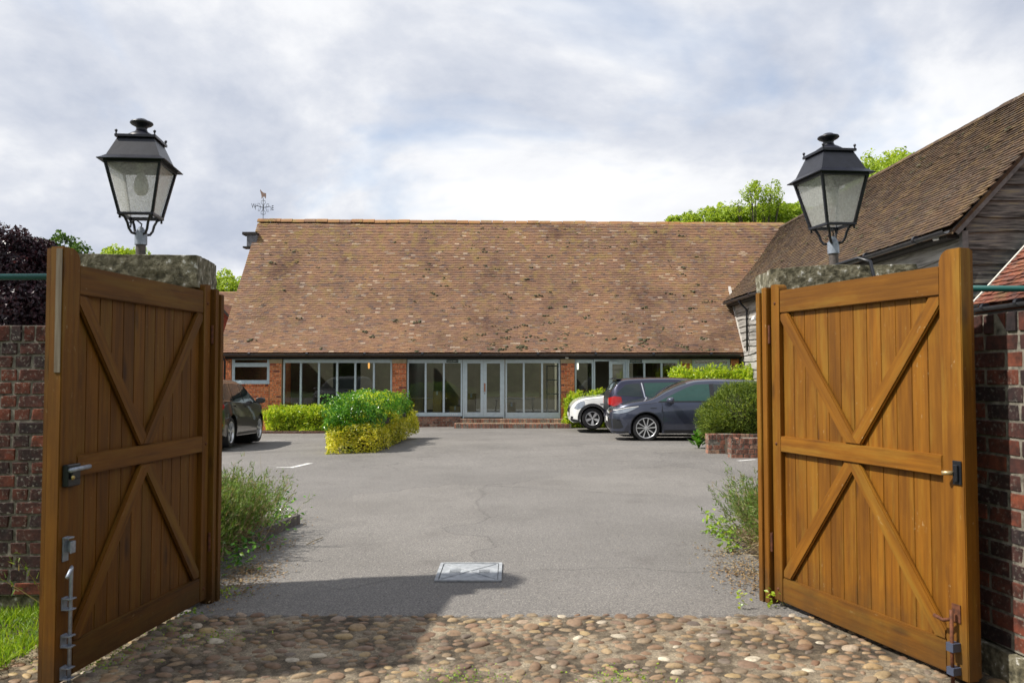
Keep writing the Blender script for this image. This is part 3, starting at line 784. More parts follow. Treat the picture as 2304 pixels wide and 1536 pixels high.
# left leaf hardware
xb = LL-.062
lock = MB(); lock.box(LL-.112, LL-.018, .002, .034, .955, 1.06)
lk = lock.build('gate_lock', M_black, gl, bevel=.004)
MB().box(LL-.085, LL-.03, .034, .048, .99, 1.03).build('lock_body', M_black, lk, bevel=.003)
mb = MB(); mb.tube([(LL-.19, .026, 1.035), (LL-.02, .044, 1.035)], .011, 10); mb.build('lock_bar', M_galv, lk, smooth=True)
mb = MB(); mb.lathe([(0, .008), (.009, .006), (.011, 0)], 12, Matrix.Translation((LL-.03, .05, 1.0)) @ Matrix.Rotation(-PI/2, 4, 'X')); mb.build('key_barrel', plain('brass', (.45, .34, .12), .35, .8), lk, smooth=True)
def drop_bolt(leaf, L, s, mat, bracket, z_top, zs, label=None):
    x = L-.055
    mb = MB(); mb.tube([(x+.085, s*.075, z_top-.03), (x+.02, s*.05, z_top-.005), (x, s*.036, z_top-.002), (x, s*.034, z_top-.03), (x, s*.034, .0)], .0085, 10)
    b = mb.build('drop_bolt', mat, leaf, smooth=True)
    for z in zs:
        q = MB(); q.box(x-.018, x+.022, s*.001 if s > 0 else -.006, s*.006 if s > 0 else -.001, z-.03, z+.03)
        for k in (-.028, .022): q.box(x-.018, x+.024, min(s*.006, s*.052), max(s*.006, s*.052), z+k, z+k+.005)
        q.build('bracket', bracket, b)
    return b
drop_bolt(gl, LL, 1, M_galv, M_galv, .575, (.40, .225, .075))
mb = MB(); mb.box(xb-.01, xb+.03, .001, .007, .60, .715).box(xb-.012, xb+.032, .007, .035, .708, .714).box(xb-.008, xb-.002, .007, .045, .64, .695).box(xb-.008, xb+.03, .040, .045, .64, .695)
mb.build('keeper_plate', M_galv, gl, bevel=.001)
mb = MB(); mb.tube([(LR-.065-.075, -.06, .318), (LR-.065-.03, -.05, .305), (LR-.065, -.035, .315)], .009, 8); mb.build('bolt_handle', M_rust, gr, smooth=True)
b = MB(); b.tube([(LR-.06, -.034, .36), (LR-.06, -.034, 0)], .009, 10); rb = b.build('drop_bolt', M_rust, gr, smooth=True)
M_bluegrey = plain('blue_grey_steel', (.09, .11, .17), .5, .4)
MB().box(LR-.085, LR-.035, -.006, -.001, .30, .385).build('bracket', M_rust, rb); MB().box(LR-.08, LR-.04, -.05, -.001, .165, .205).build('bracket', M_bluegrey, rb); MB().box(LR-.08, LR-.04, -.05, -.001, .055, .09).build('bracket', M_bluegrey, rb)
lk = MB().box(LR-.062, LR-.012, -.008, -.001, .96, 1.075).build('gate_lock', M_black, gr, bevel=.002)
MB().box(LR-.05, LR-.024, -.02, -.008, .975, 1.055).build('lock_body', M_black, lk, bevel=.002)
mb = MB(); mb.tube([(LR-.05, -.018, 1.015), (LR-.085, -.05, 1.013)], .011, 8); mb.build('latch_knob', plain('brass_knob', (.5, .38, .2), .4, .7), lk, smooth=True)

# ================================================================== LANTERNS
def lantern(label, loc, rz, tilt, sc, th_pole):
    root = thing('lantern', label, 'lamp', loc, rz, 'black lanterns on the gate pillars'); root.scale = (sc, sc, sc)
    root.rotation_euler = (tilt[0], tilt[1], rz)
    RQ = PI/4; q2 = 2**.5
    # z measured from the cap; half widths
    mb = MB(); mb.lathe([(.030, -.12), (.030, .13)], 20); mb.build('pole', M_rust if False else simple('lamp_pole', [(.05, .045, .04), (.11, .09, .08)], 30, .7), root, smooth=True)
    mb = MB(); mb.lathe([(.030, .128), (.038, .128), (.038, .205), (.032, .209), (.028, .217), (.015, .240), (0, .250)], 20); mb.build('collar', M_galv, root, smooth=True, sharp=35)
    zb, zt = .315, .640; hb, ht = .100, .166
    for k in range(4):
        a = PI/4+k*PI/2; c, s_ = math.cos(a), math.sin(a)
        f = lambda r, z: (c*r, s_*r, z)
        mb = MB(); mb.tube([f(.033, .195), f(.06, .20), f(.078, .225), f(.088, .262), f(.108, .298), f(hb*q2*.98, .312)], .0085, 8); mb.build('bracket_arm', M_lampblack, root, smooth=True)
        mb = MB(); mb.lathe([(0, -.03), (.009, -.024), (.006, -.014), (.010, -.006), (.010, 0)], 8, Matrix.Translation(f(hb*q2*.97, zb-.004))); mb.build('drop_finial', M_lampblack, root, smooth=True)
        mb = MB(); mb.tube([f(hb*q2, zb), f(ht*q2, zt)], .0115, 4); mb.build('corner_bar', M_lampblack, root)
        # pane
        a2 = k*PI/2; Mr = Matrix.Rotation(a2, 4, 'Z')
        pts = [Mr @ Vector(p) for p in ((hb-.004, -hb+.012, zb+.01), (hb-.004, hb-.012, zb+.01), (ht-.006, ht-.012, zt-.01), (ht-.006, -ht+.012, zt-.01))]
        n = Mr @ Vector((-.003, 0, 0)); mb = MB(); mb.prism(pts, n); mb.build('glass_pane', M_lampglass, root)
        mb = MB(); mb.lathe([(.006, 0), (.004, .012), (.009, .02), (.009, .028), (0, .034)], 8, Matrix.Translation(f(.116*q2, .812))); mb.build('roof_knob', M_lampblack, root, smooth=True)
    sq = lambda prof: MB().lathe([(r*q2, z) for r, z in prof], 4, None, PI/4)
    sq([(hb+.004, zb-.012), (hb+.010, zb-.008), (hb+.010, zb+.006), (hb-.01, zb+.010), (hb-.012, zb-.010), (hb+.004, zb-.012)]).build('bottom_frame', M_lampblack, root)
    sq([(ht-.012, zt-.018), (ht+.006, zt-.018), (ht+.008, zt+.004), (ht-.012, zt+.004), (ht-.012, zt-.018)]).build('top_frame', M_lampblack, root)
    sq([(.0, zt+.020), (ht-.02, zt+.012), (ht+.036, zt-.004), (ht+.038, zt+.001), (ht+.016, zt+.014), (ht-.006, zt+.032), (.108, .800), (.124, .798), (.124, .814), (0, .824)]).build('roof', M_lampblack, root)
    mb = MB(); mb.lathe([(.094, .815), (.086, .834), (.062, .850), (.040, .862), (.032, .880), (.036, .894), (.062, .908), (.071, .917), (.068, .925), (.042, .935), (.028, .945), (0, .949)], 32); mb.build('finial', M_lampblack, root, smooth=True)
    mb = MB(); mb.lathe([(0, .445), (.022, .450), (.038, .466), (.046, .495), (.044, .530), (.034, .562), (.022, .582), (.018, .60), (.018, .66)], 20); mb.build('bulb', simple('frosted_bulb', [(.55, .55, .50), (.62, .62, .58)], 5, .4), root, smooth=True)
    mb = MB(); mb.tube([(.0, -.0, .24), (.005, 0, .262), (-.02, -.03, .285), (-.045, -.04, .27), (-.055, -.03, .235)], .005, 6); mb.build('wire', M_lampblack, root, smooth=True)
    return root
xl_, zl_ = P(317, 572, 5.36); xr_, zr_ = P(1877, 588, 5.55)
lantern('black four-sided lantern on the left gate pillar, glass panes and round finial', (xl_, 5.36, 2.225), R(7), (0, R(-.6), 0), 1.045, 0)
lantern('black four-sided lantern on the right gate pillar, leaning slightly', (xr_, 5.55, 2.195), R(11), (R(-.4), R(-1.6), 0), 1.035, 0)
# ================================================================== TILED ROOFS
def tile_geo(w, g, th=.018, camber=.0):
    """one tile, origin at the middle of its tail edge, x across, y up the slope, z out; 5 quads"""
    V = np.array([(-w/2, 0, .028), (w/2, 0, .028), (w/2, g*1.35, .002), (-w/2, g*1.35, .002),
                  (-w/2, 0, .028-th), (w/2, 0, .028-th), (w/2, g*1.35, -.008), (-w/2, g*1.35, -.008)])
    Q = np.array([(0, 1, 2, 3), (4, 5, 1, 0), (5, 6, 2, 1), (4, 0, 3, 7)])
    return V, Q
def tiled_slope(parent, o, u, v, Lu, Lv, w, g, mat, n_single=0, near=None, keep=None, sag=None, name='tiles', jit=1.0):
    """tiles over a slope (parent-local): o lower corner, u along the eave, v up the slope"""
    o, u, v = Vector(o), Vector(u).normalized(), Vector(v).normalized(); n = u.cross(v).normalized()
    gV, gQ = tile_geo(w*.994, g)
    rows = int(Lv/g); cols = int(Lu/w)+1
    P_, S_ = [], []
    for r in range(rows):
        for c in range(cols):
            a = (c+.5)*w - (w/2 if r % 2 else 0); b = r*g; sw_ = 1.0
            if c == 0 and r % 2: a = w*.25; sw_ = .5
            if a > Lu: continue
            if keep and not keep(a, b): continue
            P_.append((a, b)); S_.append(sw_)
    P_ = np.array(P_); k = len(P_); S_ = np.array(S_)
    ang = rng.normal(0, .012*jit, k); lift = np.abs(rng.normal(0, .0022*jit, k)); db = rng.normal(0, .004*jit, k); tilt = rng.normal(0, .004*jit, k); ax = rng.normal(0, .001, k)
    sg = np.array([sag(a, b) for a, b in P_]) if sag else np.zeros(k)
    single = np.zeros(k, bool)
    if n_single:
        d = np.array([near(a, b) for a, b in P_]); single[np.argsort(d)[:n_single]] = True
    B = np.array([u, v, n])                                    # rows
    idx = np.where(~single)[0]; m = len(idx); GX = gV[None, :, 0]*S_[idx][:, None] if m else None
    if m:
        ca, sa = np.cos(ang[idx])[:, None], np.sin(ang[idx])[:, None]
        X = GX*ca - gV[None, :, 1]*sa + (P_[idx, 0]+ax[idx])[:, None]
        Yv = GX*sa + gV[None, :, 1]*ca + (P_[idx, 1]+db[idx])[:, None]
        Z = gV[None, :, 2] + (gV[None, :, 0]*tilt[idx][:, None]) + (lift[idx]+sg[idx])[:, None]
        W = np.stack([X, Yv, Z], -1).reshape(-1, 3) @ B + np.array(o)
        Q = (gQ[None]+8*np.arange(m)[:, None, None]).reshape(-1, 4)
        mkobj(name, np_mesh(name, W, Q), mat, parent, 'stuff')
    if single.any():
        me = np_mesh('tile', gV, gQ); me.materials.append(mat)
        M3 = Matrix((u, v, n)).transposed().to_4x4()
        for i in np.where(single)[0]:
            t = mkobj('tile', me, None, parent)
            c = o + u*(P_[i, 0]+ax[i]) + v*(P_[i, 1]+db[i]) + n*(lift[i]+sg[i])
            t.matrix_local = Matrix.Translation(c) @ M3 @ Matrix.Rotation(ang[i], 4, 'Z') @ Matrix.Rotation(tilt[i], 4, 'Y') @ Matrix.Diagonal((S_[i], 1, 1, 1))
    return k
def moss(parent, o, u, v, spots, mat, name='moss'):
    o, u, v = Vector(o), Vector(u).normalized(), Vector(v).normalized(); n = u.cross(v).normalized()
    VV, TT, n0 = [], [], 0
    for (a, b, s) in spots:
        for _ in range(random.choice((2, 3, 4, 6, 8))):
            c = o+u*(a+random.gauss(0, s*.9))+v*(b+random.gauss(0, s*.35))+n*.02
            t = bmesh.new(); bmesh.ops.create_icosphere(t, subdivisions=1, radius=1)
            k = s*random.uniform(.22, .6)
            for q in t.verts: q.co *= random.uniform(.6, 1.25)
            W = [c + u*(q.co.x*k*1.3*random.uniform(.8, 1.2)) + v*(q.co.y*k*.8*random.uniform(.8, 1.2)) + n*(q.co.z*k*.42*random.uniform(.7, 1.3)) for q in t.verts]
            t.verts.index_update(); TT.append(np.array([[x.index for x in f.verts] for f in t.faces])+n0); VV.append(np.array([list(x) for x in W])); n0 += len(W); t.free()
    mkobj(name, np_mesh(name, np.concatenate(VV), None, np.concatenate(TT), smooth=True), mat, parent, 'stuff')

M_tile_main = tile_mat('clay_tiles', [(0, (0.200, 0.116, 0.080)), (0.2, (0.250, 0.143, 0.090)), (0.4, (0.200, 0.122, 0.092)), (0.6, (0.275, 0.163, 0.098)), (0.8, (0.220, 0.132, 0.088)), (0.93, (0.14, 0.094, 0.080)), (0.996, (0.40, 0.30, 0.22))], 0.95, 0.38, (2.4, 7.2))
M_tile_dark = tile_mat('dark_clay_tiles', [(0, (0.062, 0.042, 0.030)), (0.4, (0.086, 0.057, 0.040)), (0.7, (0.11, 0.070, 0.045)), (1, (0.068, 0.052, 0.042))], 0.30, 0.35, None)
M_tile_red = tile_mat('red_clay_tiles', [(0, (0.13, 0.05, 0.035)), (0.3, (0.22, 0.08, 0.05)), (0.6, (0.17, 0.065, 0.05)), (0.8, (0.10, 0.05, 0.042)), (1, (0.28, 0.13, 0.09))], 0.25, 0.6, None)
M_ridge = tile_mat('ridge_tiles', [(0, (0.26, 0.13, 0.06)), (0.5, (0.34, 0.18, 0.08)), (1, (0.24, 0.14, 0.09))], 1.0, 0.3, None)
M_moss = simple('moss', [(0.045, 0.045, 0.02), (0.12, 0.11, 0.06)], 25, 1.0, bmp=0.5)
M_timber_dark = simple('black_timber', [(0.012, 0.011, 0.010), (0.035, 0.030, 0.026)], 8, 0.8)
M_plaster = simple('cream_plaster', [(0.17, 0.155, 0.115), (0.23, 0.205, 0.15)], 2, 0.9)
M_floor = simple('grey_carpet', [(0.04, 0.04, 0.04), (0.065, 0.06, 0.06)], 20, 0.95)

# ================================================================== THE MAIN BARN
YF = 26.5
fx = lambda px: PX(px, YF, 880)
fz = lambda py: PZ(py, YF)
GB = -0.29                                            # ground at the barn
XL, XR = fx(505), 7.55
barn = thing('barn', 'long brick barn with a steep clay-tiled roof and grey-blue glazed front', 'barn', (0, 0, 0))
ZE = PZ(793, YF-.35); YE = YF-.35; YR = 30.2; ZR = PZ(497, YR)
vs = Vector((0, YR-YE, ZR-ZE)); LS = vs.length; vs.normalize(); ns = Vector((1, 0, 0)).cross(vs)
XV = fx(497); XRR = 10.3
def main_sag(a, b): return .035*mnoise.noise(Vector((a*.28, b*.35, 1))) + .012*mnoise.noise(Vector((a*1.1, b*1.2, 5))) - .05*math.sin(PI*min(1, b/LS))*0.6
n_main = tiled_slope(barn, (XV, YE, ZE), (1, 0, 0), vs, XRR-XV, LS-.12, .165, .088, M_tile_main, n_single=0, sag=main_sag, name='roof_tiles', keep=lambda a, b: a > .0 + .0*b)
bsp = []
for i in range(260):
    a = random.uniform(.5, 16.5); t = random.random(); b = LS*(t**1.3)*.97
    if a < 6 and random.random() < .65: continue
    bsp.append((a, b, random.uniform(.03, .085)))
for i in range(24): bsp.append((random.uniform(8, 16.8), random.uniform(.1, .6), random.uniform(.06, .13)))
moss(barn, (XV, YE, ZE), (1, 0, 0), vs, bsp, M_moss)
# roof body below the tiles, unseen rear slope cut short to light the rooms
mb = MB()
for (xa, xb) in ((XV+.04, XRR),):
    mb.prism([(xa, YE+.03, ZE-.035), (xa, YR, ZR-.06), (xa, YR+.9, ZR-.06-.9*vs.z/vs.y), (xa, YR+.9, ZR-.17-.9*vs.z/vs.y), (xa, YR, ZR-.17), (xa, YE+.03, ZE-.12)], (xb-xa, 0, 0))
mb.build('roof', M_tile_main, barn)
# verge mortar under the left edge
mb = MB(); mb.prism([(XV+.0, YE+.02, ZE-.03), (XV+.0, YR, ZR-.05), (XV+.0, YR, ZR-.13), (XV+.0, YE+.02, ZE-.11)], (.035, 0, 0)); mb.build('verge', M_cream, barn)
# ridge tiles: angular capping, one by one
rt = bpy.data.meshes.new('ridge_tile'); t = bmesh.new()
prof = [(-.13, -.10), (-.085, -.02), (0, .035), (.085, -.02), (.13, -.10)]
A = [t.verts.new((0, y, z)) for y, z in prof]; B = [t.verts.new((.43, y, z)) for y, z in prof]
A2 = [t.verts.new((0, y*.85, z-.02)) for y, z in prof]; B2 = [t.verts.new((.43, y*.85, z-.02)) for y, z in prof]
for i in range(4):
    t.faces.new((A[i], B[i], B[i+1], A[i+1])); t.faces.new((A2[i+1], B2[i+1], B2[i], A2[i])); t.faces.new((A[i+1], A2[i+1], A2[i], A[i])); t.faces.new((B[i], B2[i], B2[i+1], B[i+1]))
t.to_mesh(rt); t.free(); rt.materials.append(M_ridge)
x = XV-.02; i = 0
while x < XRR:
    q = mkobj('ridge_tile', rt, None, barn); f_ = (x-XV)/(XRR-XV)
    q.location = (x, YR, ZR-.0 - .16*f_ + .05 + .012*math.sin(i*1.7)); q.rotation_euler = (random.gauss(0, .01), random.gauss(.0, .008), random.gauss(0, .006)); x += .445; i += 1
# gable walls, rear wall, floor, ceiling and partitions
gz = ground(XL, YF)-.15
M_gable = M_brick_red
for xg in (XL+.0,):
    MB().prism([(xg, YF+.06, gz), (xg, YF+.06, ZE-.1), (xg, YR, ZR-.2), (xg, 2*YR-YF, ZE-.1), (xg, 2*YR-YF, gz)], (.25, 0, 0)).build('gable_wall', M_gable, barn)
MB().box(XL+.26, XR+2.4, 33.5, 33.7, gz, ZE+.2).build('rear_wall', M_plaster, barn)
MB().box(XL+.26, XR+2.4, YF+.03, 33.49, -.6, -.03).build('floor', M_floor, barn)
MB().box(XL+.26, XR+2.4, YF+.3, 30.9, ZE+.15, ZE+.25).build('ceiling', M_timber_dark, barn)  # stops short so sky light falls in through the open rear roof
for xp in (fx(900), fx(1277), ):
    MB().box(xp-.06, xp+.06, YF+.35, 33.4, -.02, ZE+.14).build('partition', M_plaster, barn)
MB().box(fx(1335), fx(1384)+.05, 28.4, 28.5, -.02, ZE+.14).build('partition', M_plaster, barn)
MB().box(fx(690), fx(760), 30.4, 30.5, -.02, ZE+.14).build('partition', M_plaster, barn)
MB().box(fx(1455), fx(1560), 29.4, 29.5, -.02, ZE+.14).build('partition', simple('timber_lining', [(.12, .07, .035), (.25, .16, .08)], 3, .7, stretch=(8, 8, .6)), barn)
# black fascia beam above the openings and gutter
MB().box(XL+.02, XR+.3, YF-.06, YF+.1, fz(808)+.002, ZE-.04).build('fascia_beam', M_timber_dark, barn)
MB().box(XL-.1, XR, YE+.09, YF-.061, ZE-.13, ZE-.10).build('soffit', M_timber_dark, barn)
def gutter(parent, p, q, r=.06, brackets=8):
    p, q = Vector(p), Vector(q); d = (q-p); L = d.length; d.normalize(); side = d.cross(Vector((0, 0, 1))).normalized(); m = MB(); n = 8
    rings = []
    for e in (p, q):
        rings.append([m.bm.verts.new(e+side*math.cos(PI+PI*k/n)*r+Vector((0, 0, math.sin(PI+PI*k/n)*r))) for k in range(n+1)] + [m.bm.verts.new(e+side*math.cos(2*PI-PI*k/n)*r*.9+Vector((0, 0, math.sin(2*PI-PI*k/n)*r*.9))) for k in range(n+1)])
    k = len(rings[0])
    for i in range(k): m.bm.faces.new((rings[0][i], rings[0][(i+1) % k], rings[1][(i+1) % k], rings[1][i]))
    g = m.build('gutter', simple('grey_black_plastic', [(.03, .032, .036), (.06, .062, .068)], 10, .45), parent, smooth=True, sharp=50)
    for i in range(brackets):
        c = p+d*L*(i+.5)/brackets; mm = MB(); mm.tube([c-d*.035, c+d*.035], r*1.12, 14); mm.build('gutter_joint', M_black, g)
    return g
gutter(barn, (XV+.1, YE-.03, ZE-.045), (XR-.1, YE-.03, ZE-.06), .055, 9)
mb = MB(); xd = fx(507); mb.tube([(xd, YE-.03, ZE-.08), (xd, YF-.09, ZE-.28), (xd, YF-.09, GB-.1)], .036, 10); mb.build('downpipe', M_black, barn, smooth=True)
# brick piers with cream stone heads
def pier(px0, px1, z0=None, zt=None, stone=True):
    x0, x1 = fx(px0), fx(px1); pr = link(bpy.data.objects.new('brick_pier', None)); pr.parent = barn; pr.location = (x0, YF, 0)
    zs = fz(817); z0 = GB-.12 if z0 is None else z0; zt = zs if zt is None else zt
    brickwork(pr, (0, 0), (1, 0), x1-x0, z0, zt, M_brick_red, M_mortar_clean, ch=.0775, bl=.222, core=.3, flemish=False, proud=.009)
    if stone:
        MB().box(-.005, x1-x0+.005, -.012, .3, zs+.002, fz(800)-.002).build('stone_head', M_cream, pr, bevel=.006)
        MB().box(0, x1-x0, -.005, .3, fz(800), ZE-.105).build('top_course', M_brick_red, pr)
    return pr
pier(605.5, 633); pier(882, 914); pier(1262, 1293); pier(1532, 1557)
pier(497, 519, None, ZE-.11, False); pier(1645, 1664, None, ZE-.11, False)
pier(519.5, 605, None, fz(862)-.10, False)
# soldier course below the small window
sc_ = link(bpy.data.objects.new('soldier_course', None)); sc_.parent = barn; sc_.location = (fx(519.5), YF, fz(862)-.05)
k = int((fx(605)-fx(519.5))/.0765); ms = brick_meshes(M_brick_red)
for i in range(k+1):
    b = mkobj('brick', random.choice(ms), None, sc_); b.location = (.038+i*.0765, .05, 0); b.scale = (.066, .115, .094)
# plinth and steps
pl = link(bpy.data.objects.new('brick_plinth', None)); pl.parent = barn; pl.location = (fx(914), YF-.03, 0)
brickwork(pl, (0, 0), (1, 0), fx(1037)-fx(914), GB-.06, fz(937), M_brick_mix, M_mortar, ch=.08, bl=.222, core=.3, flemish=False)
def step(px0, px1, y0, y1, z0, z1):
    x0, x1 = fx(px0), fx(px1); s = link(bpy.data.objects.new('step', None)); s.parent = barn; s.location = (x0, y0, 0)
    MB().box(.003, x1-x0-.003, .004, y1-y0, z0, z1-.012).build('mortar', M_mortar, s)
    ms = brick_meshes(M_brick_mix); n = int((x1-x0)/.075)
    for i in range(n):
        b = mkobj('brick', random.choice(ms), None, s); b.location = (.0375+i*(x1-x0)/n, .11, (z0+z1)/2); b.scale = (.066, .22, z1-z0)
    MB().box(0, x1-x0, .215, y1-y0, z1-.011, z1).build('tread', M_cream, s)
zd = fz(941)
step(1037, 1266, YF-.32, YF+.05, GB+.0, zd); step(1025, 1282, YF-.66, YF-.32, GB-.1, (zd+GB)/2+.01)
# glazed bays
def frame_rect(mb, x0, x1, z0, z1, w, y0, y1):
    mb.box(x0, x0+w, y0, y1, z0, z1); mb.box(x1-w, x1, y0, y1, z0, z1); mb.box(x0+w, x1-w, y0, y1, z1-w, z1); mb.box(x0+w, x1-w, y0, y1, z0, z0+w)
def glazed_bay(px0, px1, mulls, py_top, py_head, py_sill, py_bot, name='window'):
    x0, x1 = fx(px0), fx(px1); w = link(bpy.data.objects.new(name, None)); w.parent = barn; w.location = (x0, YF+.08, 0)
    W = x1-x0; mb = MB(); e = .055
    mb.box(0, W, 0, .09, fz(py_head), fz(py_top)); mb.box(0, W, 0, .09, fz(py_bot), fz(py_sill))
    mb.box(0, e, .0, .09, fz(py_sill), fz(py_head)); mb.box(W-e, W, 0, .09, fz(py_sill), fz(py_head))
    mb.build('frame', M_frame, w, bevel=.004)
    xs = [e]+[fx(m)-x0 for m in mulls]+[W-e]
    for m in xs[1:-1]: MB().box(m-.032, m+.032, -.012, .08, fz(py_sill)+.001, fz(py_head)-.001).build('mullion', M_frame, w, bevel=.004)
    for a, b in zip(xs, xs[1:]): MB().box(a+.001, b-.001, .045+random.uniform(-.002, .002), .051, fz(py_sill)+.001, fz(py_head)-.001).build('pane', M_glass, w)
    return w
glazed_bay(635, 881, (675, 716, 757, 798, 840), 806, 816, 955, 962)
glazed_bay(915, 1040, (957, 998), 808, 816.5, 928, 936.5)
glazed_bay(1137, 1261, (1178.5, 1220), 808, 816.5, 928, 941)
glazed_bay(1294, 1336, (), 808, 816.5, 932, 941)
glazed_bay(1413, 1531, (1451, 1490), 808, 816.5, 932, 941)
# small window left, window right
def cased(px0, px1, py0, pyt, py1, parent=barn):
    x0, x1 = fx(px0), fx(px1); w = link(bpy.data.objects.new('window', None)); w.parent = parent; w.location = (x0, YF+.05, 0); W = x1-x0
    mb = MB(); frame_rect(mb, 0, W, fz(py1), fz(py0), .05, 0, .09); mb.box(.05, W-.05, 0, .09, fz(pyt)-.03, fz(pyt)+.03); mb.build('frame', M_frame, w, bevel=.003)
    for a, b in ((py0, pyt), (pyt, py1)):
        m = MB(); frame_rect(m, .052, W-.052, fz(b)+(.052 if b == py1 else .032), fz(a)-(.052 if a == py0 else .032), .035, .01, .06); m.build('sash', M_frame, w)
        MB().box(.085, W-.085, .04, .046, fz(b)+.07, fz(a)-.07).build('pane', M_glass, w)
    MB().box(-.02, W+.02, -.07, 0, fz(py1)-.035, fz(py1)).build('sill', M_frame, w)
cased(520, 605, 803, 820.5, 861); cased(1558.5, 1644, 804, 822, 862)
MB().box(fx(1557), fx(1645), YF+.02, YF+.3, GB-.1, fz(862)-.04).build('wall', M_brick_red, barn)
# double door
def door_leaf(parent, W, z0, z1, name='door_leaf', lab=None, rz=0, loc=(0, 0, 0)):
    d = link(bpy.data.objects.new(name, None)); d.parent = parent; d.location = loc; d.rotation_euler = (0, 0, rz)
    mb = MB(); st = .105
    mb.box(0, st, 0, .05, z0, z1); mb.box(W-st, W, 0, .05, z0, z1); mb.box(st, W-st, 0, .05, z1-.09, z1); mb.box(st, W-st, 0, .05, z0, z0+.17)
    mb.build('frame', M_frame, d, bevel=.004)
    MB().box(st+.001, W-st-.001, .022, .028, z0+.171, z1-.091).build('pane', M_glass, d)
    return d
x0, x1 = fx(1041), fx(1135); xm = (x0+x1)/2
dd = link(bpy.data.objects.new('double_door', None)); dd.parent = barn; dd.location = (x0, YF+.06, 0)
mb = MB(); mb.box(0, .045, 0, .1, zd, fz(808)); mb.box(x1-x0-.045, x1-x0, 0, .1, zd, fz(808)); mb.box(.045, x1-x0-.045, 0, .1, fz(811), fz(808)); mb.build('door_frame', M_frame, dd, bevel=.003)
MB().box(.045, x1-x0-.045, -.02, .1, zd+.001, zd+.035).build('threshold', M_black, dd)
w2 = (x1-x0-.09)/2-.003
for k, xo in enumerate((.046, .046+w2+.004)):
    mb = MB(); st = .10; z0, z1 = zd+.04, fz(811)-.005; a, b_ = xo, xo+w2
    mb.box(a, a+st, .01, .06, z0, z1); mb.box(b_-st, b_, .01, .06, z0, z1); mb.box(a+st, b_-st, .01, .06, z1-.085, z1); mb.box(a+st, b_-st, .01, .06, z0, z0+.16); mb.build('door_leaf', M_frame, dd, bevel=.003)
    MB().box(a+st+.001, b_-st-.001, .032, .038, z0+.161, z1-.086).build('pane', M_glass, dd)
M_copper = plain('copper_plate', (.42, .2, .12), .35, .6)
MB().box(xm-x0+.012, xm-x0+.062, -.004, .008, fz(881), fz(862)).build('push_plate', M_copper, dd)
mb = MB(); mb.lathe([(0, .012), (.014, .008), (.016, 0)], 12, Matrix.Translation((xm-x0+.035, .008, fz(885))) @ Matrix.Rotation(PI/2, 4, 'X')); mb.build('lock', M_black, dd)
# open doorway on the right with its leaf swung in
x0, x1 = fx(1336.5), fx(1412.5)
od = link(bpy.data.objects.new('open_doorway', None)); od.parent = barn; od.location = (x0, YF+.06, 0)
mb = MB(); mb.box(0, .05, 0, .1, zd, fz(808)); mb.box(x1-x0-.05, x1-x0, 0, .1, zd, fz(808)); mb.box(.05, x1-x0-.05, 0, .1, fz(812.5), fz(808)); mb.build('door_frame', M_frame, od, bevel=.003)
dl = door_leaf(od, .62, zd+.03, fz(813), loc=(x1-x0-.055, .10, 0), rz=R(-180+22))
mb = MB(); mb.tube([(.54, .06, fz(850)), (.54, .11, fz(850)), (.44, .12, fz(850))], .011, 8); mb.build('handle', M_black, dl)
# signs
M_sign = plain('dark_green_sign', (.012, .045, .03), .5)
M_ink = plain('white_lettering', (.75, .75, .72), .6)
for (pa, pb, txt, lab) in ((1004, 1030.5, 'CLOCK BARN 1', 'small dark green sign over the window left of the double door'), (1418, 1445.5, 'CLOCK BARN 2', 'small dark green sign over the windows right of the open doorway')):
    x0, x1 = fx(pa), fx(pb); s = thing('sign', lab, 'sign', ((x0+x1)/2, YF+.075, (fz(809)+fz(815.5))/2), 0, 'dark green barn signs')
    MB().box(-(x1-x0)/2, (x1-x0)/2, -.014, 0, -.047, .047).build('board', M_sign, s, bevel=.003)
    t = text_mesh('lettering', txt, .058, M_ink, s, (0, -.0155, 0), (PI/2, 0, 0)); 
    wd = t.dimensions.x; t.scale.x = (x1-x0)*.88/max(wd, .01)
# four small numerals on the sill
for i in range(4):
    mb = MB(); mb.lathe([(.022, 0), (.022, -.006), (0, -.006)], 10, Matrix.Translation((fx(1013+i*5.0), YF+.078, fz(932.5))) @ Matrix.Rotation(-PI/2, 4, 'X')); mb.build('sill_disc', M_white, barn)
# camera on the pier
def floodlight(label, loc, rz, mat, scale=1.0, cat='floodlight'):
    f = thing('floodlight', label, cat, loc, rz); f.scale = (scale,)*3
    MB().box(-.07, .07, -.05, .0, -.05, .05, Matrix.Rotation(R(-25), 4, 'X')).build('head', mat, f, bevel=.006)
    mb = MB(); mb.tube([(0, 0, 0), (0, .05, -.03), (0, .10, -.03)], .01, 8); mb.build('arm', M_black, f)
    return f
c = thing('security_camera', 'tiny security camera fixed to the pier right of the double door', 'camera', (fx(1277), YF-.02, fz(805)))
mb = MB(); mb.tube([(-.07, -.06, .0), (.02, -.03, .0)], .03, 10); mb.build('housing', M_white, c)
mb = MB(); mb.tube([(.02, -.03, 0), (.05, 0, -.01), (.09, 0, -.01)], .022, 8); mb.build('bracket', M_black, c)
# gable hood sticking out past the verge
gh = link(bpy.data.objects.new('gable_hood', None)); gh.parent = barn; xg, zg_ = P(566, 528, 29.6); gh.location = (XL-.05, 29.6, zg_)
MB().box(-.42, .1, -.2, .2, -.03, .07).build('hood', M_timber_dark, gh); MB().box(-.26, .1, -.15, .15, -.45, -.031).build('louvre_box', simple('grey_boards', [(.10, .10, .11), (.2, .2, .22)], 12, .8), gh)
MB().box(-.40, .1, -.18, .18, -.52, -.46).build('ledge', M_timber_dark, gh)

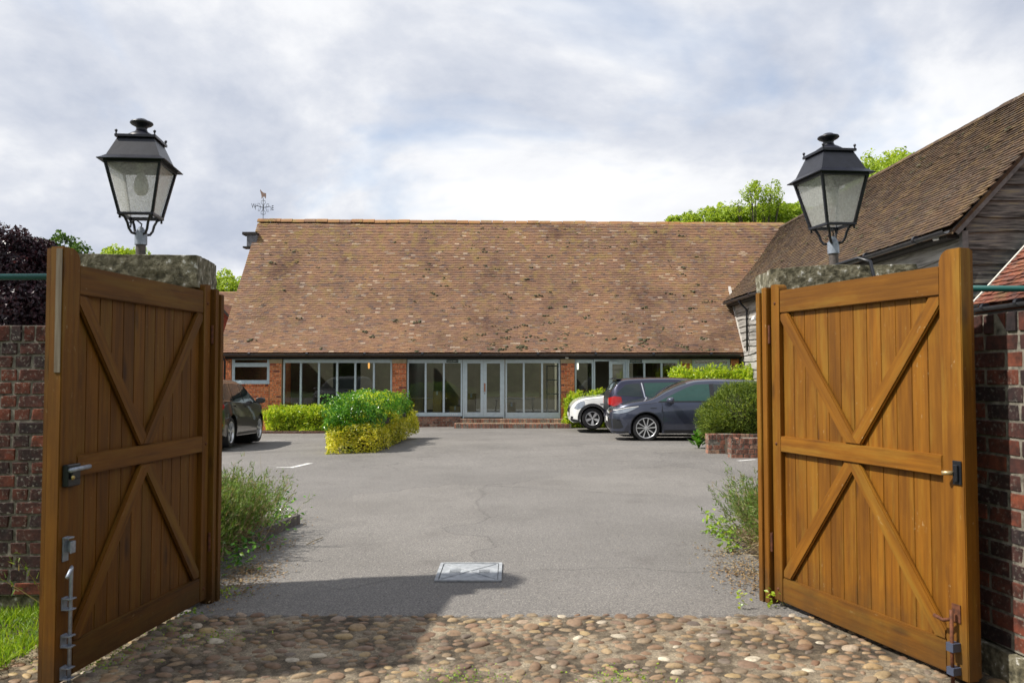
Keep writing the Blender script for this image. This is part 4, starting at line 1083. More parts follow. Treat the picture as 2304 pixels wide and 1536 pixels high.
# weather vane on the left end of the ridge
xv, zv = P(592, 492, YR); zr0 = ZR+.02
wv = thing('weather_vane', 'black weather vane with scrollwork and a copper animal on the barn ridge', 'weather vane', (xv, YR, zr0))
H = PZ(433, YR)-zr0; wv.scale = (.66, .66, 1)
MB().tube([(0, 0, -.1), (0, 0, H*.80)], .016, 8).build('pole', M_black, wv)
mb = MB(); zc = H*.46
for k in range(4):
    a = k*PI/2+R(18); c, s = math.cos(a), math.sin(a); f = lambda r, z: (c*r, s*r, zc+z)
    mb.tube([f(0, 0), f(.18, .02), f(.36, .06), f(.44, .0), f(.42, -.1)], .014, 6)
    mb.tube([f(.14, .0), f(.2, .14), f(.3, .15), f(.3, .06)], .011, 6); mb.tube([f(.14, 0), f(.2, -.14), f(.28, -.15), f(.26, -.06)], .011, 6)
    mb.tube([f(.0, .27), f(.10, .26), f(.12, .18), f(.03, .1), f(.01, .0)], .011, 6); mb.tube([f(0, -.27), f(.12, -.25), f(.12, -.17), f(.04, -.12), f(.01, .0)], .011, 6)
mb.build('scrollwork', M_black, wv, smooth=True)
for ch, k in (('W', 1), ('E', -1)):
    text_mesh('letter', ch, .26, M_black, wv, (-k*.52*math.cos(R(18)), -k*.52*math.sin(R(18)), zc+(.03 if k > 0 else -.0)), (PI/2, 0, R(18)), .006)
body = [(-.16, .30), (-.19, .40), (-.17, .46), (-.145, .40), (-.10, .36), (.02, .27), (.15, .25), (.155, .10), (.13, -.02), (.10, -.02), (.09, .07), (.02, .06), (-.04, .06), (-.07, -.03), (-.10, -.03), (-.10, .08), (-.13, .22)]
m = MB(); m.prism([(x*1.0, -.02, H*.80+z*.72) for x, z in body], (0, .04, 0)); m.build('animal_figure', plain('weathered_copper', (.30, .20, .16), .5, .4), wv)

# ------------------------------------------------------------------ things inside, behind the glass
M_card = simple('cardboard', [(.50, .34, .16), (.60, .42, .21)], 5, .85)
fl = -.03
def box_thing(label, px0, px1, py0, Y, d, cat='cardboard box', mat=None, name='cardboard_box'):
    x0, x1 = PX(px0, Y), PX(px1, Y); z1 = PZ(py0, Y)
    b = thing(name, label, cat, ((x0+x1)/2, Y+d/2, fl)); w = x1-x0; h = z1-fl
    MB().box(-w/2, w/2, -d/2, d/2, 0, h).build('carton', mat or M_card, b, bevel=.006); MB().box(-.03, .03, -d/2-.002, d/2, h-.12, h+.003).build('tape', M_white, b)
    return b
box_thing('tall narrow cardboard box standing in the window left of the double door', 974, 993, 880, 27.0, .4)
box_thing('low cardboard box with a white label just left of the double door', 1012, 1036, 914, 27.0, .4)
box_thing('big leaning cardboard box behind the left door leaf', 1051, 1070, 886, 27.4, .5)
box_thing('pale cardboard box under the table right of the double door', 1142, 1160, 906, 27.2, .4)
def desk(label, px0, px1, py, Y, d=.7):
    x0, x1 = PX(px0, Y), PX(px1, Y); z = PZ(py, Y); t = thing('desk', label, 'desk', ((x0+x1)/2, Y+d/2, fl), 0, 'desks behind the glazed front'); w = x1-x0; h = z-fl
    m = simple('pale_wood', [(.45, .36, .24), (.55, .45, .32)], 3, .5)
    MB().box(-w/2, w/2, -d/2, d/2, h-.03, h).build('top', m, t)
    for sx in (-1, 1):
        for sy in (-1, 1): MB().tube([(sx*(w/2-.05), sy*(d/2-.06), 0), (sx*(w/2-.12), sy*(d/2-.1), h-.03)], .02, 6).build('leg', m, t)
    return t
desk('pale desk behind the panes left of the double door', 921, 1003, 896, 28.4); desk('trestle desk behind the panes right of the double door', 1110, 1205, 896, 28.2)
shelf = thing('shelving', 'white open shelving at the pier end of the window right of the door', 'shelving', (PX(1247, 28.6), 28.8, fl))
for z in (.0, .75, 1.25, 1.75): MB().box(-.24, .24, -.15, .15, z, z+.03).build('shelf', M_white, shelf)
for s in (-1, 1): MB().box(s*.255-.015, s*.255+.015, -.15, .15, 0, 1.8).build('side_panel', M_white, shelf)
M_glow = plain('warm_shade', (.6, .3, .1), .5, emit=(1.0, .45, .12), es=1.1)
M_glow2 = plain('white_shade', (.8, .8, .75), .5, emit=(1.0, .95, .8), es=1.5)
for (px, py, m, lab, Y) in ((830, 821, M_glow, 'orange glowing pendant lamp inside the six-pane window', 28.2), (1300, 823, M_glow2, 'white glowing wall lamp inside the pane beside the open doorway', 27.6)):
    x, z = P(px, py, Y); l = thing('pendant_lamp', lab, 'lamp', (x, Y, z)); mb = MB(); mb.lathe([(.0, .14), (.025, .13), (.035, 0), (.028, -.12), (0, -.13)], 12); mb.build('shade', m, l, smooth=True)
    MB().tube([(0, 0, .13), (0, 0, 1.0 if px < 1000 else .3)], .005, 5).build('cord', M_black, l)
# ================================================================== RIGHT-HAND BARN
rb_ = thing('timber_barn', 'weatherboarded barn on the right with a long dark tiled roof', 'barn', (0, 0, 0))
EX, EZ, RX, RZ = 7.33, 3.93, 10.17, 6.97; Y0, Y1 = 13.25, 30.4
vr = Vector((RX-EX, 0, RZ-EZ)); Lr = vr.length
def rsag(a, b): return .03*mnoise.noise(Vector((a*.3, b*.5, 9))) - .06*math.sin(PI*b/Lr)
# u along -Y so that normal u x v points up-left
tiled_slope(rb_, (EX-.03, Y1, EZ), (0, -1, 0), vr, Y1-Y0+.06, Lr-.06, .165, .10, M_tile_dark, n_single=295, near=lambda a, b: (Y1-a)**2*.35+(b*.8)**2, sag=rsag, name='roof_tiles', jit=1.4)
rsp = [(random.uniform(0, Y1-Y0), random.uniform(.1, Lr), random.uniform(.03, .07)) for _ in range(90)]
moss(rb_, (EX-.03, Y1, EZ), (0, -1, 0), vr, rsp, M_moss)
mb = MB(); mb.prism([(EX+.03, Y0+.02, EZ-.05), (RX, Y0+.02, RZ-.07), (2*RX-EX, Y0+.02, EZ-.05), (2*RX-EX, Y0+.02, EZ-.12), (RX, Y0+.02, RZ-.18), (EX+.03, Y0+.02, EZ-.12)], (0, Y1-Y0, 0)); mb.build('roof', M_tile_dark, rb_)
y = Y0; rt2 = rt.copy(); rt2.materials.clear(); rt2.materials.append(M_tile_dark)
while y < Y1:
    q = mkobj('ridge_tile', rt2, None, rb_); q.location = (RX, y, RZ+.05); q.rotation_euler = (random.gauss(0, .008), random.gauss(0, .01), PI/2); y += .445
M_board = simple('grey_weatherboard', [(0.32, (.012, .011, .010)), (0.44, (.075, .070, .062)), (0.56, (.16, .15, .135)), (0.64, (.23, .20, .12)), (0.76, (.30, .28, .25))], 1.0, .85, coord='pos', stretch=(1.8, 1.8, 22), bmp=.5, bdist=.01, rv=.28, detail=8)
M_board_pale = simple('bleached_weatherboard', [(0.30, (.10, .095, .085)), (0.48, (.28, .265, .24)), (0.66, (.42, .40, .37))], 1.0, .85, coord='pos', stretch=(1.2, 1.2, 14), bmp=.5, bdist=.01, rv=.18, detail=8)
def waney(parent, o, u, L, z, h, mat, seed, clip=None, nrm=None, step_=.22):
    """weatherboard with a wavy lower edge, tilted out at the bottom"""
    o = Vector(o); u = Vector(u).normalized(); nrm = Vector(nrm); n = max(2, int(L/step_)); bm = bmesh.new(); top, bot, botb, topb = [], [], [], []
    for i in range(n+1):
        a = L*i/n; wz = .045*mnoise.noise(Vector((a*.75, seed*3.1, 0)))+.02*mnoise.noise(Vector((a*2.6, seed*1.7, 4)))
        p = o+u*a
        top.append(bm.verts.new(p+Vector((0, 0, z+h*1.12))+nrm*.004)); bot.append(bm.verts.new(p+Vector((0, 0, z+wz*1.5))+nrm*.042))
        botb.append(bm.verts.new(p+Vector((0, 0, z+wz*1.5+.004))+nrm*.012)); topb.append(bm.verts.new(p+Vector((0, 0, z+h*1.12))-nrm*.006))
    for i in range(n):
        for q in ((bot, top), (botb, bot), (topb, botb), (top, topb)): bm.faces.new((q[0][i], q[0][i+1], q[1][i+1], q[1][i]))
    for e in (0, n): bm.faces.new((top[e], bot[e], botb[e], topb[e]))
    if clip:
        for co, no in clip:
            bmesh.ops.bisect_plane(bm, geom=bm.verts[:]+bm.edges[:]+bm.faces[:], plane_co=co, plane_no=no, clear_outer=True)
    if len(bm.faces):
        bmesh.ops.recalc_face_normals(bm, faces=bm.faces[:]); me = bpy.data.meshes.new('weatherboard'); bm.to_mesh(me); mkobj('weatherboard', me, mat, parent)
    bm.free()
WX = 7.62
z = -.3; i = 0
while z < EZ-.05:
    h = random.uniform(.20, .27)
    waney(rb_, (WX, Y0+.18, 0), (0, 1, 0), Y1-Y0-2.6, z, h, M_board_pale, i, nrm=(-1, 0, 0)); z += h; i += 1
nv = Vector((vr.z, 0, -vr.x)).normalized()    # outward below the left slope -> clear above line
z = 1.2
while z < RZ-.3:
    h = random.uniform(.22, .30)
    waney(rb_, (WX+.02, Y0+.16, 0), (1, 0, 0), 2*(RX-WX), z, h, M_board, i, clip=[(Vector((EX, 0, EZ-.14)), Vector((-vr.z, 0, vr.x))), (Vector((2*RX-EX, 0, EZ-.14)), Vector((vr.z, 0, vr.x)))], nrm=(0, -1, 0)); z += h; i += 1
MB().prism([(WX+.03, Y0+.18, -.4), (WX+.03, Y0+.18, EZ+.12), (RX, Y0+.18, RZ-.25), (2*RX-WX, Y0+.18, EZ+.1), (2*RX-WX, Y0+.18, -.4)], (0, .1, 0)).build('gable_wall', M_timber_dark, rb_)
MB().box(WX+.03, WX+.12, Y0+.29, Y1-2.6, -.4, EZ).build('side_wall', M_timber_dark, rb_)
# barge board and mortar under the verge
M_barge = simple('grey_barge_board', [(.11, .105, .10), (.22, .21, .20)], 9, .8)
off = Vector((vr.z, 0, -vr.x)).normalized()
a, b = Vector((EX, Y0+.03, EZ)), Vector((RX, Y0+.03, RZ))
MB().prism([a+off*.05, b+off*.05, b+off*.18, a+off*.18], (0, .035, 0)).build('barge_board', M_barge, rb_)
a2, b2 = Vector((2*RX-EX, Y0+.03, EZ)), b.copy(); off2 = Vector((-vr.z, 0, -vr.x)).normalized()
MB().prism([a2+off2*.05, b2+off2*.05, b2+off2*.18, a2+off2*.18], (0, .035, 0)).build('barge_board', M_barge, rb_)
MB().box(WX-.06, WX+.04, Y0+.1, Y0+.2, 0, EZ-.05).build('corner_post', M_barge, rb_)
gutter(rb_, (EX-.07, Y0+.05, EZ-.05), (EX-.07, 27.3, EZ-.05), .065, 7)
MB().box(EX+.02, WX, Y0+.2, 27.4, EZ-.16, EZ-.10).build('soffit', M_timber_dark, rb_)
# far end: pale mortar fillet where the wall meets the big roof, eaves end, downpipe
n_ = 14; pts = []
mb = MB()
ya, yb = YE-.05, YE+1.75
mb.prism([(WX-.05, ya, ZE+(ya-YE)*vs.z/vs.y+.03), (WX-.05, yb, ZE+(yb-YE)*vs.z/vs.y+.03), (WX-.05, yb, ZE+(yb-YE)*vs.z/vs.y+.16), (WX-.05, ya, ZE+(ya-YE)*vs.z/vs.y+.13)], (.08, 0, 0)); mb.build('lead_flashing', simple('pale_mortar', [(.4, .37, .33), (.6, .57, .52)], 8, .9), rb_)
dx_, dz_ = P(1655, 690, 26.2)
mb = MB(); mb.tube([(EX-.07, 25.6, EZ-.1), (EX+.0, 25.6, EZ-.22), (WX-.09, 25.6, EZ-.42), (WX-.09, 25.6, EZ-1.75)], .035, 8); mb.build('downpipe', M_black, rb_, smooth=True)
fx_, fz_ = P(1678, 719, 25.0)
f1 = floodlight('white floodlight on the pale weatherboards at the far end', (WX-.14, 24.6, fz_), R(-90), M_white, 1.5)
fx_, fz_ = P(2092, 543, 13.9); floodlight('white floodlight under the gutter near the gable corner', (EX+.02, 13.75, fz_+.02), R(-60), M_white, .8)
# lower red-tiled roof in front of the gable
lb = thing('lean_to_building', 'low building with a red clay-tiled roof beside the weatherboarded gable', 'outbuilding', (0, 0, 0))
LX, LZ = PX(2188, Y0-.1, 640), PZ(689, Y0-.1); ang = R(47); vl = Vector((math.cos(ang), 0, math.sin(ang))); LL2 = 3.6
tiled_slope(lb, (LX, Y0-.08, LZ), (0, -1, 0), vl, 3.4, LL2, .165, .10, M_tile_red, n_single=290, near=lambda a, b: (a-.4)**2+(b*.75)**2, name='roof_tiles', jit=2.2)
MB().prism([(LX+.03, Y0-.1, LZ-.05), (LX+vl.x*LL2, Y0-.1, LZ+vl.z*LL2-.06), (LX+vl.x*LL2, Y0-.1, LZ+vl.z*LL2-.16), (LX+.03, Y0-.1, LZ-.13)], (0, -3.3, 0)).build('roof', M_tile_red, lb)
MB().prism([(LX-.01, Y0-.065, LZ-.02), (LX+vl.x*LL2, Y0-.065, LZ+vl.z*LL2-.02), (LX+vl.x*LL2, Y0-.065, LZ+vl.z*LL2+.035), (LX-.01, Y0-.065, LZ+.035)], (0, .05, 0)).build('verge', simple('white_mortar', [(.5, .48, .42), (.65, .62, .56)], 10, .9), lb)
gutter(lb, (LX-.06, Y0-3.5, LZ-.05), (LX-.06, Y0-.1, LZ-.05), .06, 4)
MB().box(LX+.25, LX+2.5, Y0-3.3, Y0-.12, -.1, LZ-.05).build('wall', M_timber_dark, lb)
MB().box(LX+.0, LX+.25, Y0-3.3, Y0-.12, LZ-.2, LZ-.13).build('soffit', M_timber_dark, lb)
# far outbuildings
def cottage(label, x0, x1, y0, y1, ze, zr, wall, tile, overh=.3, gable_front=False):
    b = thing('cottage', label, 'outbuilding', ((x0+x1)/2, y0, ground(x0, y0)-.1)); o_ = b.location; g = lambda x, y, z: (x-o_[0], y-o_[1], z-o_[2])
    mb = MB()
    if gable_front:
        xm = (x0+x1)/2
        mb.prism([g(x0, y0, -1), g(x1, y0, -1), g(x1, y0, ze), g(xm, y0, zr-.15), g(x0, y0, ze)], (0, y1-y0, 0)); mb.build('wall', wall, b)
        v = Vector((xm-x0, 0, zr-ze)); k = v.length
        q = MB(); e = v.normalized()*overh
        q.prism([g(x0-e.x, y0-overh, ze-e.z), g(xm, y0-overh, zr), g(x1+e.x, y0-overh, ze-e.z), g(x1+e.x, y0-overh, ze-e.z-.1), g(xm, y0-overh, zr-.12), g(x0-e.x, y0-overh, ze-e.z-.1)], (0, y1-y0+2*overh, 0)); q.build('roof', tile, b)
        s = MB(); s.prism([g(x0-e.x, y0-overh-.03, ze-e.z-.14), g(xm, y0-overh-.03, zr-.10), g(x1+e.x, y0-overh-.03, ze-e.z-.14), g(x1+e.x, y0-overh-.03, ze-e.z-.04), g(xm, y0-overh-.03, zr+.03), g(x0-e.x, y0-overh-.03, ze-e.z-.04)], (0, .03, 0)); s.build('barge_board', M_timber_dark, b)
    else:
        ym = (y0+y1)/2
        mb.prism([g(x0, y0, -1), g(x0, y1, -1), g(x0, y1, ze), g(x0, ym, zr-.15), g(x0, y0, ze)], (x1-x0, 0, 0)); mb.build('wall', wall, b)
        q = MB(); q.prism([g(x0-overh, y0-overh, ze-.2), g(x0-overh, ym, zr), g(x0-overh, y1+overh, ze-.2), g(x0-overh, y1+overh, ze-.3), g(x0-overh, ym, zr-.12), g(x0-overh, y0-overh, ze-.3)], (x1-x0+2*overh, 0, 0)); q.build('roof', tile, b)
        v = Vector((0, ym-y0+overh, zr-ze+.2))
        tiled_slope(b, g(x0-overh, y0-overh, ze-.2), (1, 0, 0), v, x1-x0+2*overh, v.length-.02, .165, .11, tile, name='roof_tiles')
    return b
z1 = PZ(656, 36); cottage('small brick outbuilding with a tiled roof behind the left end of the barn', PX(440, 34.5), PX(512, 34.5), 34, 38, PZ(700, 34), z1, M_brick_red, M_tile_main)
cottage('brick gable end with dark barge boards just left of the barn', PX(455, 31), PX(532, 31), 31, 34, PZ(722, 31), PZ(682, 31), M_brick_red, M_tile_main, gable_front=True)
cottage('distant tiled roof showing above the left brick wall', PX(60, 30)-.2, PX(330, 30), 30, 36, PZ(735, 30), PZ(672, 33), M_brick_red, M_tile_main)
# ================================================================== PLANTS
L_green = leaf_mat('glossy_green_leaf', [(0, (.035, .14, .012)), (0.4, (.07, .23, .018)), (0.8, (.15, .34, .025)), (1, (.32, .48, .05))], .35, .28)
L_yellow = leaf_mat('gold_variegated_leaf', [(0, (.24, .32, .02)), (0.25, (.58, .58, .03)), (0.7, (.80, .74, .07)), (0.92, (.86, .82, .26)), (1, (.14, .24, .02))], .45, .45)
L_laurel = leaf_mat('yellow_green_laurel_leaf', [(0, (.18, .32, .02)), (0.4, (.40, .54, .03)), (0.8, (.58, .68, .045)), (1, (.68, .70, .10))], .5, .35)
L_needle = leaf_mat('fine_green_foliage', [(0, (.05, .095, .010)), (0.5, (.12, .18, .016)), (0.85, (.23, .30, .03)), (1, (.34, .38, .06))], .3, .6)
L_tree = leaf_mat('spring_tree_leaf', [(0, (.20, .30, .02)), (0.5, (.36, .48, .035)), (1, (.52, .62, .10))], .5, .5)
L_treedark = leaf_mat('green_tree_leaf', [(0, (.035, .08, .012)), (0.5, (.07, .15, .018)), (1, (.13, .23, .03))], .4, .5)
L_purple = leaf_mat('copper_beech_leaf', [(0, (.014, .006, .012)), (0.6, (.030, .011, .020)), (1, (.065, .020, .032))], .25, .4)
L_lav = leaf_mat('lavender_leaf', [(0, (.07, .10, .025)), (0.35, (.11, .19, .03)), (0.7, (.16, .28, .035)), (0.85, (.24, .30, .09)), (0.93, (.26, .19, .10)), (1, (.34, .27, .16))], .35, .6)
L_straw = leaf_mat('dry_stem', [(0, (.17, .11, .055)), (0.5, (.32, .24, .13)), (1, (.50, .42, .27))], .15, .8)
L_grass = leaf_mat('grass_blade', [(0, (.10, .20, .012)), (0.5, (.22, .38, .02)), (1, (.40, .52, .05))], .4, .5)
L_flower = leaf_mat('cream_flowers', [(0, (.55, .5, .35)), (1, (.7, .65, .5))], .3, .7)
M_bark = simple('bark', [(.05, .04, .03), (.14, .115, .09)], 6, .95, stretch=(1, 1, .3), bmp=.5)
def shell(blobs, n, inner=.72, lump=.22, lf=3.0, zmin=None, seed=0.0):
    """points and normals near the surface of a union of ellipsoids (cx, cy, cz, rx, ry, rz)"""
    B = np.array(blobs, float); w = (B[:, 3]*B[:, 4]+B[:, 4]*B[:, 5]+B[:, 3]*B[:, 5]); pick = rng.choice(len(B), n, p=w/w.sum())
    d = rng.normal(0, 1, (n, 3)); d /= np.linalg.norm(d, axis=1, keepdims=True)
    r = inner+(1-inner)*rng.random(n)**.5
    c = B[pick, :3]; R_ = B[pick, 3:]
    lm = np.array([mnoise.noise(Vector(q)) for q in (d*lf*.5+c*.9+seed)])
    C = c + d*R_*(r*(1+lump*lm))[:, None]
    keep = np.ones(n, bool)
    for j in range(len(B)):
        q = (C-B[j, :3])/B[j, 3:]; ins = (q**2).sum(1) < (inner*.8)**2; keep &= ~(ins & (pick != j))
    if zmin is not None: keep &= C[:, 2] > zmin
    nn = d/R_; nn /= np.linalg.norm(nn, axis=1, keepdims=True)
    return C[keep], nn[keep]
def box_shell(poly, z0, z1, n, thick=.18, lump=.12, rnd_=.25):
    """leaf positions near the surface of a clipped hedge with plan polygon poly"""
    P0 = np.array(poly, float); m = len(P0); c = P0.mean(0); pts, nrm = [], []
    e = np.roll(P0, -1, 0)-P0; L = np.linalg.norm(e, axis=1); peri = L.sum(); H = z1-z0
    area = abs(np.sum(P0[:, 0]*np.roll(P0[:, 1], -1)-np.roll(P0[:, 0], -1)*P0[:, 1]))/2
    ns_ = int(n*peri*H/(peri*H+area)); k = rng.choice(m, ns_, p=L/peri); t = rng.random(ns_)
    q = P0[k]+e[k]*t[:, None]; no = np.stack([e[k, 1], -e[k, 0]], 1)/L[k][:, None]
    sgn = np.sign(((q-c)*no).sum(1)); no *= sgn[:, None]
    z = rng.random(ns_)
    inset = rnd_*np.clip((z-.5)/.5, 0, 1)**2 + thick*rng.random(ns_)**1.5
    q = q-no*inset[:, None]; pts.append(np.column_stack([q, z0+z*H])); nrm.append(np.column_stack([no, .4*np.ones(ns_)]))
    nt_ = n-ns_; a = rng.random((nt_*2, 2)); lo, hi = P0.min(0), P0.max(0); q = lo+a*(hi-lo)
    ins = np.zeros(len(q), bool); j = m-1
    for i in range(m):
        cnd = ((P0[i, 1] > q[:, 1]) != (P0[j, 1] > q[:, 1])); xx = (P0[j, 0]-P0[i, 0])*(q[:, 1]-P0[i, 1])/(P0[j, 1]-P0[i, 1]+1e-9)+P0[i, 0]
        ins ^= cnd & (q[:, 0] < xx); j = i
    q = q[ins][:nt_]; dmin = np.full(len(q), 9.0)
    for i in range(m):
        tt = np.clip(((q-P0[i])*e[i]).sum(1)/L[i]**2, 0, 1); dmin = np.minimum(dmin, np.linalg.norm(q-P0[i]-e[i]*tt[:, None], axis=1))
    pts.append(np.column_stack([q, z1-thick*rng.random(len(q))**1.5-rnd_*.75*np.clip(1-dmin/max(.01, rnd_*1.25), 0, 1)**2])); nrm.append(np.tile([0, 0, 1.0], (len(q), 1)))
    C, Nn = np.concatenate(pts), np.concatenate(nrm)
    lm = np.array([mnoise.noise(Vector(v)*1.7)+.5*mnoise.noise(Vector(v)*4.5) for v in C]); C = C+Nn*(lump*lm)[:, None]
    return C, Nn
def blades(name, base, dirs, length, width, mat, parent=None, kind=None, droop=.25, seg=3):
    n = len(base); base = np.asarray(base); D = np.asarray(dirs); D = D/np.linalg.norm(D, axis=1, keepdims=True)
    L = np.broadcast_to(np.asarray(length, float), (n,)); W = width
    side = np.cross(D, rng.normal(0, 1, (n, 3))); side /= np.linalg.norm(side, axis=1, keepdims=True)+1e-9
    V = []
    for i in range(seg+1):
        t = i/seg; c = base + D*(L*t)[:, None] - np.array([0, 0, 1.0])*(droop*L*t*t)[:, None]; w = W*(1-t)**.7
        if i < seg: V.append(c-side*w/2); V.append(c+side*w/2)
        else: V.append(c)
    V = np.stack(V, 1); m = V.shape[1]; i0 = np.arange(n)[:, None]*m; Q = [];
    for i in range(seg-1): Q.append(i0+np.array([[2*i, 2*i+1, 2*i+3, 2*i+2]]))
    T = i0+np.array([[2*seg-2, 2*seg-1, 2*seg]])
    return mkobj(name, np_mesh(name, V.reshape(-1, 3), np.concatenate(Q) if Q else None, T), mat, parent, kind)
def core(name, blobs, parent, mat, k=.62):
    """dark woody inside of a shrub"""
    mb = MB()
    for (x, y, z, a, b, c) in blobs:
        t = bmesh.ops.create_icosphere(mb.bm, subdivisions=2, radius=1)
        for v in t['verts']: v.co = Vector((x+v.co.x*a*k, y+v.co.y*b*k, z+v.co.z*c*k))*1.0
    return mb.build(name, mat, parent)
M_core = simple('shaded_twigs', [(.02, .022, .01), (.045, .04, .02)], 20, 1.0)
def shrub(name, label, cat, loc, blobs, n, size, mat, aspect=.55, inner=.72, lump=.25, jitter=.5, group=None, zmin=None, corek=.62, extra=None, lf=3.0):
    r = thing(name, label, cat, loc, 0, group)
    C, Nn = shell(blobs, n, inner, lump, lf, zmin)
    mkobj('foliage', leaf_mesh('foliage', C, Nn, size, aspect, jitter, .12), mat, r, 'stuff')
    if corek: core('twigs', blobs, r, M_core, corek)
    return r

# island hedge: green shrub growing out of a gold variegated one
g0 = ground(-3, 16)
a = G(730, 1023); b = G(845, 1019); c = G(940, 985); d = (c[0]-1.9, c[1]+.35)
e_ = G(728, 1010)
r = thing('variegated_shrub', 'gold variegated shrub wrapping the foot and right side of the clipped island hedge', 'shrub', (a[0], a[1], g0-.02))
loc = lambda p, dx=0, dy=0: (p[0]-a[0]+dx, p[1]-a[1]+dy)
poly = [loc(a, .02, .08), loc(b, .02, .05), loc(c, .02, 0), loc(d)]
C, Nn = box_shell(poly, .02, .58, 30000, .26, .16, .12)
C2, N2 = box_shell([loc(b, -.55, .35), loc(b, -.02, .18), loc(c, -.10, .0), loc(c, -.5, .3)], .40, .74, 15000, .24, .2, .3)
mkk = np.array([mnoise.noise(Vector(v)*1.6+Vector((3, 1, 0))) for v in C2]) > -.02
C, Nn = np.concatenate([C, C2[mkk]]), np.concatenate([Nn, N2[mkk]])
mkobj('foliage', leaf_mesh('foliage', C, Nn, .046, .65, .5, .12), L_yellow, r, 'stuff')
mb = MB(); mb.prism([(p[0]*.6+poly[2][0]*.2, p[1]*.7+.55, 0) for p in poly], (0, 0, .5)); mb.build('twigs', M_core, r)
r = thing('green_shrub', 'rounded glossy green shrub rising out of the gold island hedge', 'shrub', (a[0], a[1], g0))
ztop = PZ(893, 16.5)-g0
poly2 = [loc(a, -.02, .15), loc(b, -.06, .25), loc(c, -.14, -.1), loc(d, 0, -.2)]
C, Nn = box_shell(poly2, .42, ztop+.03, 34000, .30, .26, .55)
mkobj('foliage', leaf_mesh('foliage', C, Nn, .05, .6, .55, .12), L_green, r, 'stuff')
C, Nn = box_shell([loc(a, .3, .5), loc(b, -.1, .55), loc(c, -.3, -.2), loc(d, .2, -.3)], ztop-.22, ztop+.04, 2200, .2, .18, .3)
mkobj('new_growth', leaf_mesh('new_growth', C, Nn, .05, .55, .6, .12), L_laurel, r, 'stuff')
mb = MB(); mb.prism([(p[0]*.58+.42, p[1]*.6+.85, .5) for p in poly2], (0, 0, ztop-.95)); mb.build('twigs', M_core, r)
# laurel hedges before the barn
def laurel(label, px0, px1, Y, py_top, py_bot, n, depth=.8, cat='hedge', ht=None):
    x0, x1 = PX(px0, Y), PX(px1, Y); g = ground((x0+x1)/2, Y); zt = PZ(py_top, Y)-g
    r = thing('laurel_hedge', label, cat, ((x0+x1)/2, Y, g), 0, 'yellow-green laurels along the barn front'); w = (x1-x0)/2
    C, Nn = box_shell([(-w, 0), (w, 0), (w, depth), (-w, depth)], .05, zt-.1, int(n*1.5), .24, .22, .2)
    D = rng.normal(0, .35, (len(C)//7, 3))+np.array([0, -.1, 1.0]); idx = rng.choice(len(C), len(D)); ok = C[idx, 2] > (zt-.1)*.55
    base = C[idx][ok]; Dd = D[ok]; Dd /= np.linalg.norm(Dd, axis=1, keepdims=True)
    sh = np.concatenate([base+Dd*t for t in (.04, .09, .14, .19, .23)]); shn = np.tile([0, -.5, .7], (len(sh), 1))
    mkobj('foliage', leaf_mesh('foliage', np.concatenate([C, sh]), np.concatenate([Nn, shn]), .085, .42, .6, .15), L_laurel, r, 'stuff')
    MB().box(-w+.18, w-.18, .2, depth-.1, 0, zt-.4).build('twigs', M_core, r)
    return r
laurel('yellow-green laurel hedge below the six-pane window, between the dark car and the island hedge', 602, 745, 25.6, 918, 965, 6500)
laurel('small yellow-green laurel behind the white car bonnet', 1272, 1362, 25.9, 884, 950, 3500, .5)
laurel('yellow-green laurel showing above the grey car roof', 1512, 1700, 25.2, 828, 900, 6500, .7)
# low edging before the left hedge
k0, k1 = fx(600), fx(750)
MB().box(k0, k1, 25.35, 25.47, ground(k0, 25.4)-.1, ground(k0, 25.4)+.07).build('kerb', M_brick_mix)['kind'] = 'structure'
# round feathery bush in the planter
gx_, gy_ = G(1700, 1005); g = ground(gx_, gy_)
YB = 15.9; cx = PX(1668, YB); zc = PZ(922, YB); rx = (PX(1762, YB)-PX(1574, YB))/2; rz = PZ(852, YB)-zc
r = thing('round_bush', 'rounded feathery olive-green bush in the low brick planter before the grey car', 'bush', (cx, YB, g))
bl_ = [(0, 0, zc-g-.05, rx*.9, rx*.85, rz*.95), (-.25, .1, zc-g-.2, rx*.75, rx*.7, rz*.8), (.2, 0, zc-g+.1, rx*.6, rx*.6, rz*.75)]
C, Nn = shell(bl_, 15000, .6, .22, 3.5, .25)
D = Nn*1.0+rng.normal(0, .33, C.shape)+np.array([0, 0, .45])
blades('foliage', C-Nn*.06, D, rng.uniform(.08, .17, len(C)), .014, L_needle, r, 'stuff', .1, 2)
C2, N2 = shell(bl_, 22000, .7, .22, 3.5, .25); mkobj('small_leaves', leaf_mesh('small_leaves', C2, N2, .035, .4, .7, .1), L_needle, r, 'stuff')
core('twigs', bl_, r, M_core, .72)
# brick planter, two low walls
def planter(label, px0, Y, py_top, w_m, dep, zlow, rows=None):
    x0 = PX(px0, Y); z1 = PZ(py_top, Y); p = thing('planter_wall', label, 'planter', (x0, Y, ground(x0, Y)))
    z1 -= ground(x0, Y)
    brickwork(p, (0, 0), (1, 0), w_m, -.02, z1, M_brick_mix, M_mortar, ch=.082, core=.22, coping=True, flemish=True)
    brickwork(p, (0, dep), (0, -1), dep, -.02, z1, M_brick_mix, M_mortar, ch=.082, core=.22, coping=True, flemish=True)
    return p
planter('taller section of the worn brick planter wall, under the round bush', 1592, 15.2, 976, 1.6, .24, 0)
planter('lower front section of the worn brick planter wall, nearest the drive', 1643, 14.3, 985, 1.3, .24, 0)
MB().box(PX(1592, 15.2)+.32, PX(1592, 15.2)+2.5, 14.6, 16.6, -.1, .26).build('planter_soil', M_soil)['kind'] = 'structure'
